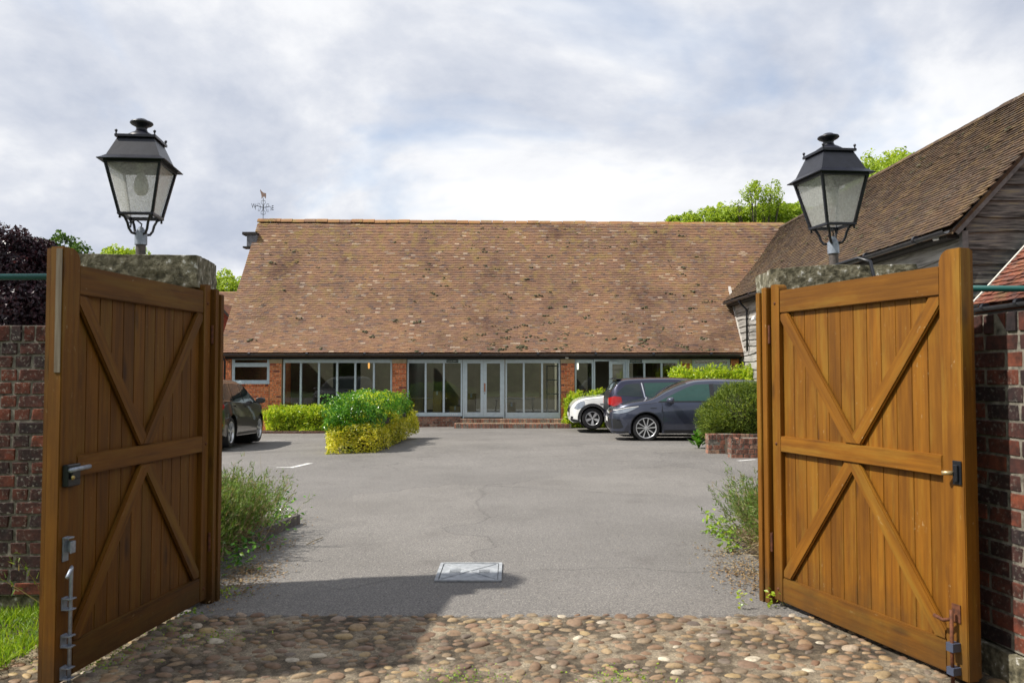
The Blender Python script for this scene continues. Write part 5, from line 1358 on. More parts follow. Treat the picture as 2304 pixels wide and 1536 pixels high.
# bergenia with big round leaves
bx, by = G(1573, 1007); r = thing('broad_leaved_plant', 'low plant with big glossy round leaves at the planter corner', 'plant', (bx-.03, by-.1, ground(bx, by)))
lm_ = np_mesh('leaf', [(0, 0, 0), (.05, .05, .015), (.065, .11, .01), (.0, .16, -.01), (-.065, .11, .01), (-.05, .05, .015), (0, .08, -.012)], None, [(0, 1, 6), (1, 2, 6), (2, 3, 6), (3, 4, 6), (4, 5, 6), (5, 0, 6)], smooth=True); lm_.materials.append(L_green)
for i in range(46):
    a_ = random.uniform(0, 2*PI); el = random.uniform(.2, 1.25); o = mkobj('leaf', lm_, None, r); h = random.uniform(.05, .27); rr = random.uniform(0, .12)
    o.location = (math.cos(a_)*rr, math.sin(a_)*rr, h); o.rotation_euler = (el, 0, a_-PI/2); s = random.uniform(.75, 1.25); o.scale = (s, s, s)
mb = MB()
for i in range(10): a_ = i*.63; mb.tube([(0, 0, 0), (math.cos(a_)*.07, math.sin(a_)*.07, .15)], .008, 5)
mb.build('stalks', L_green, r, 'stuff')

# ---- lavender bed left
def straggle(label, loc, n_green, n_dry, spread, height, lean, seedn, patch=0):
    r = thing('lavender_bush', label, 'bush', loc, 0, 'overgrown lavender bushes behind the gate leaves')
    k = n_green; base = np.column_stack([rng.normal(0, spread[0], k), rng.normal(0, spread[1], k), np.abs(rng.normal(0, .06, k))])
    D = np.column_stack([rng.normal(lean[0], .19, k)+base[:, 0]*.9/spread[0]*.16, rng.normal(lean[1], .26, k)+base[:, 1]*.3, np.ones(k)])
    D /= np.linalg.norm(D, axis=1, keepdims=True); L = rng.uniform(.45, 1.0, k)*height
    # stems carry little leaves from a third of the way up
    per = 26; t = rng.uniform(.30, 1.0, (k, per)); C = (base[:, None]+D[:, None]*(L[:, None]*t)[..., None]).reshape(-1, 3)
    C[:, 2] -= .06*(t.reshape(-1)**2); C += rng.normal(0, .012, C.shape)
    DD = np.repeat(D, per, 0)+rng.normal(0, .55, C.shape)
    blades('leaves', C, DD, rng.uniform(.025, .060, len(C)), .0075, L_lav, r, 'stuff', .05, 2)
    blades('stems', base, D, L, .006, L_straw, r, 'stuff', .1, 3)
    k = n_dry; base = np.column_stack([rng.normal(0, spread[0], k), rng.normal(0, spread[1], k), rng.uniform(0, height*.35, k)])
    D = np.column_stack([rng.normal(lean[0]*1.4, .6, k), rng.normal(lean[1]-.2, .5, k), rng.uniform(-.15, .7, k)])
    blades('dry_stems', base, D, rng.uniform(.10, .34, k), .006, L_straw, r, 'stuff', .3, 3)
    k = 80; base = np.column_stack([rng.normal(0, spread[0], k), rng.normal(0, spread[1], k), rng.uniform(.1, height*.5, k)])
    blades('flower_stalks', base, np.column_stack([rng.normal(lean[0], .3, k), rng.normal(0, .3, k), np.ones(k)]), rng.uniform(.45, .85, k)*height, .004, L_straw, r, 'stuff', .05, 3)
    return r
straggle('overgrown lavender bush with dry stems behind the shaded gate leaf', (-2.62, 6.6, 0.03), 3000, 5000, (.14, .45), .63, (.02, -.03), 1)
straggle('straw-stemmed lavender bush leaning out behind the sunlit gate leaf', (2.38, 6.5, 0.03), 1700, 5200, (.15, .40), .64, (-.26, -.1), 2)
# low weeds, broad leaves under the bushes
def weeds(label, pts, n, size, mat, spread=(.12, .12), h=.14, name='weeds'):
    r = thing(name, label, 'weeds', (pts[0][0], pts[0][1], 0)); C = []
    for (x, y) in pts:
        for _ in range(n): C.append((x+random.gauss(0, spread[0])-pts[0][0], y+random.gauss(0, spread[1])-pts[0][1], random.random()**1.4*h+.01))
    C = np.array(C); o = mkobj('leaves', leaf_mesh('leaves', C, np.tile([0, -.2, 1.0], (len(C), 1)), size, .6, .55, .1), mat, r, 'stuff'); return r
weeds('bright green broad-leaved weeds at the foot of the left lavender', [G(565, 1215), G(540, 1240), G(590, 1195), G(625, 1170), G(515, 1280), G(600, 1180)], 130, .045, L_green, (.13, .2), .22)
weeds('fresh green leafy shoot reaching out beside the sunlit leaf', [G(1600, 1200), G(1622, 1212), G(1650, 1222), G(1640, 1240)], 45, .05, L_grass, (.05, .06), .2)
weeds('tuft of vivid green foliage close to the right hinge post', [G(1706, 1225), G(1712, 1205)], 240, .03, L_grass, (.045, .08), .38)
weeds('yellow-green seedlings along the edge of the cobbles by the right leaf', [G(1668, 1372), G(1735, 1368), G(1762, 1362)], 16, .03, L_laurel, (.02, .02), .11)
weeds('small green weeds growing under the left gate leaf', [G(400, 1385), G(455, 1350), G(495, 1345), G(345, 1400)], 60, .022, L_grass, (.08, .04), .06)
weeds('green moss and tiny plants between the cobbles on the left', [G(250, 1470), G(330, 1425), G(210, 1500), G(480, 1440), G(1050, 1534), G(1400, 1534)], 170, .013, L_grass, (.12, .07), .016)
# edging of the left bed
e0, e1 = G(676, 1178), G(600, 1212); v = Vector((e0[0]-e1[0], e0[1]-e1[1])); L_ = v.length; v.normalize()
ed = thing('bed_edging', 'row of upright grey edging blocks along the left flower bed', 'edging', (e0[0], e0[1], 0), math.atan2(v.y, v.x))
n = 14
me_ = rough_cube(33, .02); me_.materials.append(simple('grey_block', [(.10, .085, .075), (.17, .15, .135)], 20, .9, rv=.2))
for i in range(n): q = mkobj('block', me_, None, ed); q.location = (-i*.072-.036, .03, .045); q.scale = (.069, .055, .10+random.uniform(-.006, .006)); q.rotation_euler = (0, 0, random.gauss(0, .03))
mb = MB(); mb.prism([(-3.4, 6.0, -.02), (e1[0]-.45, 5.55, -.02), (e1[0]-.05, e1[1], -.02), (e0[0]-.06, e0[1]+.05, -.02), (-3.4, 8.4, -.02)], (0, 0, .055)); mb.build('bed_soil', M_soil)['kind'] = 'structure'
mb = MB(); mb.prism([(1.95, 5.6, -.02), (2.0, 7.6, -.02), (3.6, 8.2, -.02), (3.6, 5.4, -.02)], (0, 0, .04)); mb.build('bed_soil', M_soil)['kind'] = 'structure'
mb = MB(); s0 = G(690, 1228); s1 = G(726, 1212); mb.tube([(s0[0], s0[1], .012), ((s0[0]+s1[0])/2, (s0[1]+s1[1])/2-.02, .02), (s1[0], s1[1], .012)], .004, 5); props(mb.build('twig', L_straw), 'pale dry twig lying on the drive by the left bed', 'twig')
# grass by the left wall
k = 16000; base = np.column_stack([rng.uniform(-4.4, -2.28, k), rng.uniform(3.1, 5.0, k), np.zeros(k)])
gz_ = np.array([.02+.05*mnoise.noise(Vector((p[0]*2, p[1]*2, 0))) for p in base]); base[:, 2] = gz_; keepg = base[:, 0] < -2.45-.10*(4.9-base[:, 1])
base = base[keepg]; blg = blades('grass', base, np.column_stack([rng.normal(0, .5, len(base)), rng.normal(0, .5, len(base)), np.ones(len(base))]), rng.uniform(.05, .13, len(base)), .007, L_grass, None, 'stuff', .25, 2)
props(blg, 'rough bright green grass at the foot of the left wall', 'grass')
MB().box(-6, -2.62, 2.8, 4.97, -.05, .018).build('verge_soil', M_soil)['kind'] = 'structure'

# ---- trees
def tree(label, loc, blobs, trunk_h, n, size, mat, group=None, r0=.3, branches=6, name='tree', inner=.5, lump=.4, lf=4, thin=-.3):
    t = thing(name, label, 'tree', loc, 0, group)
    C, Nn = shell(blobs, n, inner, lump, lf)
    cl = np.array([mnoise.noise(Vector(c)*(.9/max(.5, size*4))) for c in C]); ok = cl > thin; C = C[ok]; Nn = Nn[ok]
    mkobj('crown', leaf_mesh('crown', C, Nn, size, .6, .8, .12), mat, t, 'stuff')
    mb = MB(); mb.tube([(0, 0, -.5), (.1, 0, trunk_h*.5), (0, .1, trunk_h)], [r0, r0*.8, r0*.6], 10)
    for b in blobs:
        p = Vector(b[:3]); s = Vector((0, .1, trunk_h*.85)); m_ = (s+p)/2+Vector((0, 0, -.2)); mb.tube([s, m_, p], [r0*.4, r0*.25, r0*.08], 7)
        for i in range(branches):
            d = Vector((random.gauss(0, 1), random.gauss(0, 1), random.gauss(.4, .8))).normalized(); q = p+Vector((d.x*b[3], d.y*b[4], d.z*b[5]))*.85
            k1 = p.lerp(q, .5)+Vector((0, 0, random.uniform(-.1, .25)*b[5]*.3)); mb.tube([m_.lerp(p, random.random()), k1, q], [r0*.10, r0*.055, r0*.015], 5)
    mb.build('trunk', M_bark, t, smooth=True)
    return t
def at3(px, py, Y): x, z = P(px, py, Y); return x, z
def tree_at(label, Y, spots, mat, n, size, **k):
    """spots: (px, py, radius_px)"""
    x0 = PX(sum(s[0] for s in spots)/len(spots), Y); bl_ = []
    for (px, py, rp) in spots:
        x, z = P(px, py, Y); rr = rp/1800*Y; bl_.append((x-x0, random.uniform(-.3, .3)*rr, z+.4, rr, rr, rr))
    return tree(label, (x0, Y, -.4), bl_, min(b[2] for b in bl_)*.62, n, size, mat, **k)
tree_at('dark purple copper beech behind the left wall', 24, [(20, 600, 92), (-60, 640, 120), (60, 660, 72), (-120, 560, 60), (80, 572, 40), (40, 700, 90), (100, 690, 60)], L_purple, 52000, .13, inner=.3, thin=-2, r0=.35, name='copper_beech')
tree_at('green tree tips above the left gate leaf, beside the copper beech', 42, [(150, 620, 62), (178, 572, 26), (135, 558, 36), (95, 590, 50)], L_treedark, 9000, .18, group='trees behind the courtyard')
tree_at('bright green tree just under the left lantern', 48, [(265, 606, 48), (300, 600, 42), (245, 580, 22)], L_tree, 8000, .2, group='trees behind the courtyard')
tree_at('bright green tree between the left gate and the barn verge', 50, [(515, 660, 48), (470, 672, 50), (560, 660, 44)], L_tree, 9000, .2, group='trees behind the courtyard')
tree_at('bright green rounded trees over the ridge left of the right lantern', 52, [(1640, 500, 40), (1590, 508, 38), (1545, 508, 30), (1515, 508, 22), (1785, 505, 48), (1740, 515, 60), (1690, 508, 44), (1660, 486, 26)], L_tree, 34000, .2, group='trees behind the courtyard', r0=.4)
t = tree_at('airy thin-leaved tree standing up above the ridge near the right lantern', 50, [(1735, 430, 24), (1690, 440, 26), (1722, 465, 26), (1660, 470, 20), (1755, 455, 14), (1700, 415, 12)], L_tree, 3200, .15, group='trees behind the courtyard', r0=.16, branches=9, inner=.3, name='airy_tree', thin=-.1)
tree_at('green tree top over the timber barn ridge right of the right lantern', 44, [(2010, 425, 84), (1960, 432, 66), (2070, 414, 74)], L_tree, 22000, .19, group='trees behind the courtyard', r0=.4)
# trees over the road behind the camera: they stand in the window reflections
for i, (x, y, h) in enumerate(((-14, -14, 9), (-7.5, -19, 8), (9, -17, 8.5), (16, -13, 9.5), (1.5, -30, 7))):
    tree(['broad green tree over the road, far left behind the camera', 'green tree behind the camera, second from the left', 'green tree behind the camera to the right', 'tall green tree behind the camera, furthest right', 'smaller green tree far behind the camera in the middle'][i], (x, y, 0), [(0, 0, h*.62, h*.42, h*.42, h*.38), (h*.2, 0, h*.42, h*.3, h*.3, h*.25), (-h*.22, .5, h*.45, h*.3, h*.3, h*.25)], h*.3, 7000, .45, L_treedark, 'trees across the road', .3, thin=-2)

# unseen hedge added behind the camera to darken the window reflections
r = thing('added_hedge', 'long dark hedge added behind the camera to darken the window reflections', 'hedge', (0, -11, 0))
C, Nn = box_shell([(-26, 0), (26, 0), (26, 1.5), (-26, 1.5)], 0, 3.2, 9000, .4, .4, .3)
mkobj('foliage', leaf_mesh('foliage', C, Nn, .34, .6, .6, .12), L_treedark, r, 'stuff'); MB().box(-25.8, 25.8, .3, 1.2, 0, 2.8).build('twigs', M_core, r)
# ================================================================== CARS
M_tyre = simple('tyre_rubber', [(.012, .012, .013), (.022, .022, .023)], 30, .85)
M_rim = simple('alloy_rim', [(.66, .67, .69), (.74, .75, .77)], 5, .32, .6)
M_rimdark = plain('dark_wheel_recess', (.012, .012, .014), .5)
M_trim = plain('black_trim', (.012, .013, .015), .45)
M_cglass = plain('tinted_car_glass', (.018, .028, .030), .04)
M_cglass2 = plain('green_tinted_car_glass', (.018, .060, .052), .04)
M_lamp = plain('headlight_glass', (.30, .33, .37), .06, .5)
M_red = plain('red_lamp_glass', (.33, .010, .009), .12)
M_plate = plain('white_plate', (.72, .72, .70), .4)
M_chrome = plain('chrome', (.65, .66, .68), .12, 1.0)
M_under = plain('underbody', (.01, .01, .01), .9)
def paint(name, c, metal=.55, rough=.32):
    m, nt, b = newmat(name); b.inputs['Base Color'].default_value = (*c, 1); b.inputs['Metallic'].default_value = metal; b.inputs['Roughness'].default_value = rough
    pos = nt.nodes.new('ShaderNodeNewGeometry').outputs['Position']; n = noise_(nt, pos, 3, 4, .6)
    nt.links.new(mix(nt, 1.0, (*c,), ramp(nt, n, [(.3, (.9, .9, .9)), (.7, (1.06, 1.06, 1.06))]).outputs[0], 'MULTIPLY'), b.inputs['Base Color'])
    b.inputs['Coat Weight'].default_value = 1.0; b.inputs['Coat Roughness'].default_value = .03; return m
def smooth_interp(x, pts):
    X = [p[0] for p in pts]; Y = [p[1] for p in pts]
    if x <= X[0]: return Y[0]
    if x >= X[-1]: return Y[-1]
    i = max(j for j in range(len(X)) if X[j] <= x); i = min(i, len(X)-2)
    h = X[i+1]-X[i]
    def slope(j):
        if j <= 0: return (Y[1]-Y[0])/(X[1]-X[0])
        if j >= len(X)-1: return (Y[-1]-Y[-2])/(X[-1]-X[-2])
        a = (Y[j]-Y[j-1])/(X[j]-X[j-1]); b = (Y[j+1]-Y[j])/(X[j+1]-X[j])
        return 0 if a*b <= 0 else 2*a*b/(a+b)
    t = (x-X[i])/h; m0, m1 = slope(i)*h, slope(i+1)*h
    return (2*t**3-3*t*t+1)*Y[i]+(t**3-2*t*t+t)*m0+(-2*t**3+3*t*t)*Y[i+1]+(t**3-t*t)*m1
class Car:
    """x forward, y left, z up; nose and tail shaped by the profiles"""
    def __init__(s, name, label, sp):
        s.sp = sp; s.root = thing(name, label, 'car', (0, 0, 0), 0)
        zt, zs, hw, zb = (lambda x, k=k: smooth_interp(x, sp[k]) for k in ('top', 'belt', 'hw', 'bot'))
        x0, x1 = sp['top'][0][0], sp['top'][-1][0]; s.x0, s.x1 = x0, x1
        xs = set(np.linspace(x0, x1, 66).tolist()); ra = sp['arch']; zw = sp['wr']
        for xw in sp['axles']:
            for k in range(15): xs.add(xw-ra*math.cos(PI*k/14))
            xs.add(xw-ra-.001); xs.add(xw+ra+.001)
        for e in (.015, .04, .08): xs.add(x0+e); xs.add(x1-e)
        xs = sorted(xs); s.xs = xs
        prof = [(0, .90), (.12, .955), (.28, .985), (.5, 1.0), (.68, 1.0), (.82, .985), (1.0, .95)]
        def side(x, z):
            t = z/max(.1, zs(x)); return hw(x)*smooth_interp(t, prof)
        s.side = side; tum = sp.get('tum', .42)
        def bottom(x):
            b = zb(x)
            for xw in sp['axles']:
                d = abs(x-xw)
                if d <= ra: b = max(b, zw+.01+math.sqrt(max(0, ra*ra-d*d)))
            return b
        rings = []; NS, NC = 9, 9
        for x in xs:
            b, t, sh = bottom(x), zt(x), min(zs(x), zt(x)-.012); b = min(b, sh-.02); ring = [(0, b+.0), (side(x, b)*.8, b)]
            for j in range(NS): z = b+(sh-b)*j/(NS-1); ring.append((side(x, z), z))
            H = t-sh; ws = side(x, sh); ze = sh+.80*H; we = ws-tum*(ze-sh)-.02*min(1, H/.05)
            for j in (1, 2, 3): z = sh+(ze-sh)*j/4; ring.append((ws+(we-ws)*(j/4)**1.15, z))
            for j in range(NC): a = PI/2*j/(NC-1); ring.append((we*math.cos(a)**.55 if a < PI/2-1e-6 else 0, ze+(t-ze)*math.sin(a)**1.0))
            rings.append(ring)
        s.rings = rings; m = len(rings[0]); bm = bmesh.new(); VL, VR = [], []
        for x, ring in zip(xs, rings):
            L = [bm.verts.new((x, y, z)) for y, z in ring]; Rr = [L[i] if ring[i][0] == 0 else bm.verts.new((x, -ring[i][0], ring[i][1])) for i in range(m)]
            VL.append(L); VR.append(Rr)
        for i in range(len(xs)-1):
            for V, fl in ((VL, 0), (VR, 1)):
                for j in range(m-1):
                    q = [V[i][j], V[i+1][j], V[i+1][j+1], V[i][j+1]]
                    q2 = []
                    for v in q:
                        if v not in q2: q2.append(v)
                    if len(q2) < 3: continue
                    f = bm.faces.new(q2[::-1] if fl else q2); f.material_index = 1 if j < 1 else 0; f.smooth = True
        for i, fl in ((0, 0), (len(xs)-1, 1)):
            loop = VL[i] + [v for v in VR[i][::-1] if v not in VL[i]]
            try: bm.faces.new(loop if fl else loop[::-1])
            except ValueError: pass
        bmesh.ops.recalc_face_normals(bm, faces=bm.faces[:])
        me = bpy.data.meshes.new('body'); bm.to_mesh(me); s.bvh = BVHTree.FromBMesh(bm); bm.free()
        me.materials.append(sp['paint']); me.materials.append(M_under); me.set_sharp_from_angle(angle=R(38)); s.body = mkobj('body', me, None, s.root)
    def decal(s, name, pts, mat, face='L', off=.004, thick=0.0, parent=None, cuts=3, only=None, label=None):
        """a patch shaped like pts laid on the body. face L/R: pts are (x, z); F/B: (y, z)"""
        bm = bmesh.new(); vs = [bm.verts.new((p[0], p[1], 0)) for p in pts]; f = bm.faces.new(vs)
        long = max((Vector(a)-Vector(b)).length for a in pts for b in pts)
        bmesh.ops.triangulate(bm, faces=[f])
        for _ in range(cuts):
            ed = [e for e in bm.edges if e.calc_length() > max(.05, long/14)]
            if ed: bmesh.ops.subdivide_edges(bm, edges=ed, cuts=1); bmesh.ops.triangulate(bm, faces=bm.faces[:])
        for v in list(bm.verts):
            a, b = v.co.x, v.co.y
            if face in 'LR':
                sg = 1 if face == 'L' else -1; o, d = Vector((a, sg*3, b)), Vector((0, -sg, 0))
            else:
                sg = 1 if face == 'F' else -1; o, d = Vector((sg*5, a, b)), Vector((-sg, 0, 0))
            h, n, _, _ = s.bvh.ray_cast(o, d)
            if h is None: bm.verts.remove(v); continue
            if n.dot(d) > 0: n = -n
            v.co = h + n*off - (d*off*.3)
        if thick:
            r = bmesh.ops.extrude_face_region(bm, geom=bm.faces[:]); 
            for v in [g for g in r['geom'] if isinstance(g, bmesh.types.BMVert)]: v.co -= d*thick
        bmesh.ops.recalc_face_normals(bm, faces=bm.faces[:])
        if not thick:
            for f in bm.faces:
                if f.normal.dot(d) > 0: f.normal_flip()
        me = bpy.data.meshes.new(name); bm.to_mesh(me); bm.free(); me.shade_smooth(); me.set_sharp_from_angle(angle=R(40))
        if not len(me.polygons): return None
        o = mkobj(name, me, mat, parent or s.root)
        if label: o['label'] = label
        return o
    def both(s, name, pts, mat, **k):
        return [s.decal(name, pts, mat, face=f, **k) for f in 'LR']
    def screen(s, name, xa, xb, mat, a0=.12, a1=1.0, off=.004, inset=.06):
        """windscreen or rear window: the roof-crown strip between stations xa and xb"""
        m = len(s.rings[0]); c0 = m-9; V = []; rows = [i for i, x in enumerate(s.xs) if xa <= x <= xb]; bm = bmesh.new(); g = []
        for i in rows:
            x = s.xs[i]; rg = s.rings[i]; ln = []
            ys = [rg[j] for j in range(c0, m)]; half = ys[0][0]-inset
            for j, (y, z) in enumerate(ys): ln.append((min(y, half), z))
            full = [(y, z) for y, z in ln]+[(-y, z) for y, z in ln[::-1][1:]]
            g.append([bm.verts.new((x, y, z)) for y, z in full])
        for a, b in zip(g, g[1:]):
            for j in range(len(a)-1): bm.faces.new((a[j], a[j+1], b[j+1], b[j]))
        bmesh.ops.remove_doubles(bm, verts=bm.verts[:], dist=1e-4); bmesh.ops.recalc_face_normals(bm, faces=bm.faces[:])
        up = sum((f.normal.z for f in bm.faces)) > 0
        for f in bm.faces:
            if not up: f.normal_flip()
        bm.normal_update()
        for v in bm.verts: v.co += v.normal*off
        me = bpy.data.meshes.new(name); bm.to_mesh(me); bm.free(); me.shade_smooth(); return mkobj(name, me, mat, s.root)
    def wheels(s, style, r=None, wid=.215, rim_r=None, steer=0):
        r = r or s.sp['wr']; rim_r = rim_r or r*.72
        for xw in s.sp['axles']:
            for sg in (1, -1):
                y = sg*(s.sp.get('track') or smooth_interp(xw, s.sp['hw'])-.035)
                Mx = Matrix.Translation((xw, y, r)) @ Matrix.Rotation(-sg*PI/2, 4, 'X')       # local z points outwards
                w = wid; mb = MB(); prof = [(rim_r*.98, -w), (r*.93, -w), (r*.985, -w+.02), (r, -w*.8), (r, -w*.2), (r*.985, -.02), (r*.95, -.004), (rim_r*1.04, .0), (rim_r*.99, -.012)]
                mb.lathe(prof, 40, Mx); t = mb.build('wheel', M_tyre, s.root, smooth=True, sharp=45)
                mb = MB(); mb.lathe([(rim_r, -.004), (rim_r*.97, .0), (rim_r*.93, -.006), (rim_r*.90, -.05)], 40, Mx); mb.build('rim', M_rim, t, smooth=True)
                MB().lathe([(rim_r*.95, -.075), (0, -.075)], 24, Mx).build('brake_disc', M_rimdark, t)
                mb = MB(); mb.lathe([(rim_r*.16, -.03), (rim_r*.15, -.012), (0, -.010)], 16, Mx)
                k5 = 5
                for k in range(k5):
                    a = 2*PI*k/k5+.3
                    def pt(rr, aa, zz): return Mx @ Vector((rr*math.cos(aa), rr*math.sin(aa), zz))
                    if style == 'double':
                        for da, tw in ((-.22, -.06), (.20, .22)):
                            q = [pt(rim_r*.12, a+da*1.2-.35, -.016), pt(rim_r*.12, a+da*1.2+.35, -.016), pt(rim_r*.93, a+da+tw+.05, -.008), pt(rim_r*.93, a+da+tw-.08, -.008)]
                            mb.prism(q, (Mx.to_3x3() @ Vector((0, 0, -.03))))
                    elif style == 'broad':
                        q = [pt(rim_r*.14, a-.5, -.016), pt(rim_r*.14, a+.5, -.016), pt(rim_r*.55, a+.30, -.010), pt(rim_r*.93, a+.22, -.008), pt(rim_r*.93, a-.22, -.008), pt(rim_r*.55, a-.30, -.010)]
                        mb.prism(q, (Mx.to_3x3() @ Vector((0, 0, -.03))))
                    else:
                        q = [pt(rim_r*.12, a-.45, -.016), pt(rim_r*.12, a+.45, -.016), pt(rim_r*.93, a+.12, -.008), pt(rim_r*.93, a-.12, -.008)]
                        mb.prism(q, (Mx.to_3x3() @ Vector((0, 0, -.03))))
                mb.build('spokes', M_rim, t)
        # dark wheel housings
        for xw in s.sp['axles']:
            hw_ = smooth_interp(xw, s.sp['hw'])
            mb = MB(); mb.tube([(xw, -hw_+.24, r+.02), (xw, hw_-.24, r+.02)], s.sp['arch']*1.01, 20); mb.build('wheel_housing', M_under, s.root)
    def arch_trim(s, w=.05, mat=None, grow=0):
        for xw in s.sp['axles']:
            ra = s.sp['arch']; zc = s.sp['wr']+.01; out = [(xw+(ra+w)*math.cos(a), zc+(ra+w)*math.sin(a)) for a in np.linspace(-.25, PI+.25, 22)]; inn = [(xw+(ra+.004)*math.cos(a), zc+(ra+.004)*math.sin(a)) for a in np.linspace(PI+.25, -.25, 22)]
            for f in 'LR':
                for i in range(0, 21, 3):
                    j = min(i+3, 21); pts = out[i:j+1]+inn[21-j:21-i+1]
                    s.decal('arch_trim', pts, mat or M_trim, face=f, off=.006, cuts=2)
    def mirror(s, x, z, mat, y=None, back=False):
        for sg in (1, -1):
            yb = s.side(x, z)-.04; mb = MB(); mb.box(-.045, .035, -.01, .16, -.012, .012)
            m1 = mb.build('mirror_arm', M_trim, s.root, loc=(x, sg*yb, z-.03)); m1.scale = (1, sg, 1)
            bm = bmesh.new(); bmesh.ops.create_uvsphere(bm, u_segments=14, v_segments=10, radius=1)
            for v in bm.verts:
                c = v.co; v.co = Vector((max(-.35, c.x)*.105 if c.x < 0 else c.x*.125, c.y*.13, (abs(c.z)**.7)*math.copysign(1, c.z)*.082))
            me = bpy.data.meshes.new('mirror'); bm.to_mesh(me); bm.free(); me.shade_smooth(); me.materials.append(mat)
            o = mkobj('mirror', me, None, s.root, loc=(x, sg*(yb+.20), z+.02))
            mb = MB(); mb.lathe([(0, 0), (.95, 0)], 20, Matrix.Translation((-.031, 0, 0)) @ Matrix.Diagonal((1, .10, .062, 1)) @ Matrix.Rotation(-PI/2, 4, 'Y')); mb.build('mirror_glass', M_chrome, o)
    def seam(s, pts, w=.008, face='L', mat=None):
        for a, b in zip(pts, pts[1:]):
            a, b = Vector(a), Vector(b); t = Vector((-(b-a).y, (b-a).x)).normalized()*w/2
            s.decal('door_gap', [a-t, b-t, b+t, a+t], mat or M_trim, face=face, off=.0025, cuts=4)
    def place(s, x, y, rz, z=None, tilt=0): s.root.location = (x, y, ground(x, y) if z is None else z); s.root.rotation_euler = (0, tilt, rz)
def plate(car, face, y0, y1, z, txt, mat=None):
    car.decal('number_plate', [(y0, z-.055), (y1, z-.055), (y1, z+.055), (y0, z+.055)], mat or M_plate, face=face, off=.012, thick=.004, cuts=1)

# ---------------- grey hatchback (nose left, side on)
P_grey = paint('slate_grey_paint', (.050, .058, .090), .5, .3)
sp = dict(paint=P_grey, axles=(-1.33, 1.30), wr=.318, arch=.368,
  top=[(-2.13, .78), (-2.10, 1.0), (-1.98, 1.13), (-1.78, 1.34), (-1.55, 1.425), (-1.0, 1.475), (-.35, 1.49), (.05, 1.47), (.35, 1.395), (.8, 1.20), (1.12, 1.02), (1.25, .975), (1.6, .925), (1.88, .85), (2.04, .76), (2.12, .68), (2.15, .62)],
  belt=[(-2.13, .72), (-2.0, .95), (-1.6, 1.0), (-.6, .965), (.4, .93), (1.1, .90), (1.6, .86), (1.9, .79), (2.06, .70), (2.15, .58)],
  hw=[(-2.13, .62), (-2.08, .74), (-1.9, .845), (-1.5, .89), (-.5, .895), (.8, .895), (1.35, .89), (1.7, .85), (1.9, .78), (2.04, .68), (2.12, .56), (2.15, .46)],
  bot=[(-2.13, .40), (-2.0, .26), (-1.6, .20), (0, .19), (1.7, .19), (1.95, .17), (2.1, .20), (2.15, .26)])
gc = Car('grey_hatchback', 'slate-grey hatchback parked side-on beside the brick planter, nose to the left', sp)
gc.wheels('double', rim_r=.245); gc.screen('windscreen', .28, 1.10, M_cglass, inset=.05); gc.screen('rear_window', -1.95, -1.74, M_cglass, inset=.08)
gc.both('side_window', [(.98, .955), (.30, 1.285), (.10, 1.345), (-.22, 1.36), (-.22, .965)], M_cglass2); gc.both('side_window', [(-.33, .97), (-.33, 1.36), (-.75, 1.34), (-1.15, 1.27), (-1.15, .985)], M_cglass); gc.both('side_window', [(-1.20, .99), (-1.20, 1.255), (-1.45, 1.16), (-1.62, 1.04)], M_cglass)
gc.both('b_pillar', [(-.225, .965), (-.225, 1.362), (-.325, 1.362), (-.325, .97)], M_trim, off=.003)
gc.both('window_trim', [(1.02, .925), (.98, .952), (-.30, .962), (-1.60, 1.03), (-1.62, 1.005), (-.30, .940)], M_trim, off=.005)
gc.both('headlight', [(2.08, .66), (1.99, .725), (1.62, .80), (1.50, .805), (1.72, .70), (1.93, .645)], M_lamp, off=.006); gc.both('headlight_strip', [(2.05, .735), (1.75, .80), (1.48, .835), (1.48, .822), (1.75, .785), (2.05, .72)], M_white, off=.007)
gc.both('intake', [(2.08, .52), (1.99, .53), (1.90, .48), (1.84, .34), (1.93, .30), (2.07, .29)], M_trim, off=.006); gc.both('intake_frame', [(1.99, .55), (1.86, .56), (1.72, .42), (1.80, .29), (1.86, .29), (1.80, .42), (1.90, .515), (1.99, .515)], P_grey, off=.014, thick=.006)
gc.decal('grille', [(-.62, .30), (.62, .30), (.56, .52), (-.56, .52)], M_trim, face='F', off=.006); gc.decal('upper_grille', [(-.5, .60), (.5, .60), (.5, .635), (-.5, .635)], M_trim, face='F', off=.006); plate(gc, 'F', -.26, .26, .50, '')
gc.both('sill_trim', [(.88, .20), (-.9, .20), (-.9, .275), (.88, .275)], M_trim, off=.006); gc.both('splitter', [(2.12, .20), (1.66, .20), (1.66, .235), (2.12, .235)], M_trim, off=.008)
for f in 'LR':
    gc.seam([(.92, .28), (.90, .62), (.93, .93)], face=f); gc.seam([(-.28, .28), (-.29, .96)], face=f); gc.seam([(-.98, .60), (-1.10, .75), (-1.16, 1.0)], face=f); gc.seam([(1.95, .78), (1.5, .865), (1.05, .915)], .006, face=f)
gc.both('door_handle', [(-.02, .81), (-.02, .845), (-.22, .85), (-.22, .815)], P_grey, off=.008, thick=.02); gc.both('door_handle', [(-.94, .83), (-.94, .865), (-1.12, .87), (-1.12, .835)], P_grey, off=.008, thick=.02)
gc.both('badge', [(1.20, .80), (1.04, .80), (1.07, .785), (1.20, .785)], M_trim, off=.006)
gc.arch_trim(.02, M_trim); gc.mirror(.72, .955, P_grey)
YS = 19.05; fwx = PX(1457, YS)
gc.place(fwx+1.30+.0, YS+.86, PI-R(2), z=ground(4, 19.5)-.0)

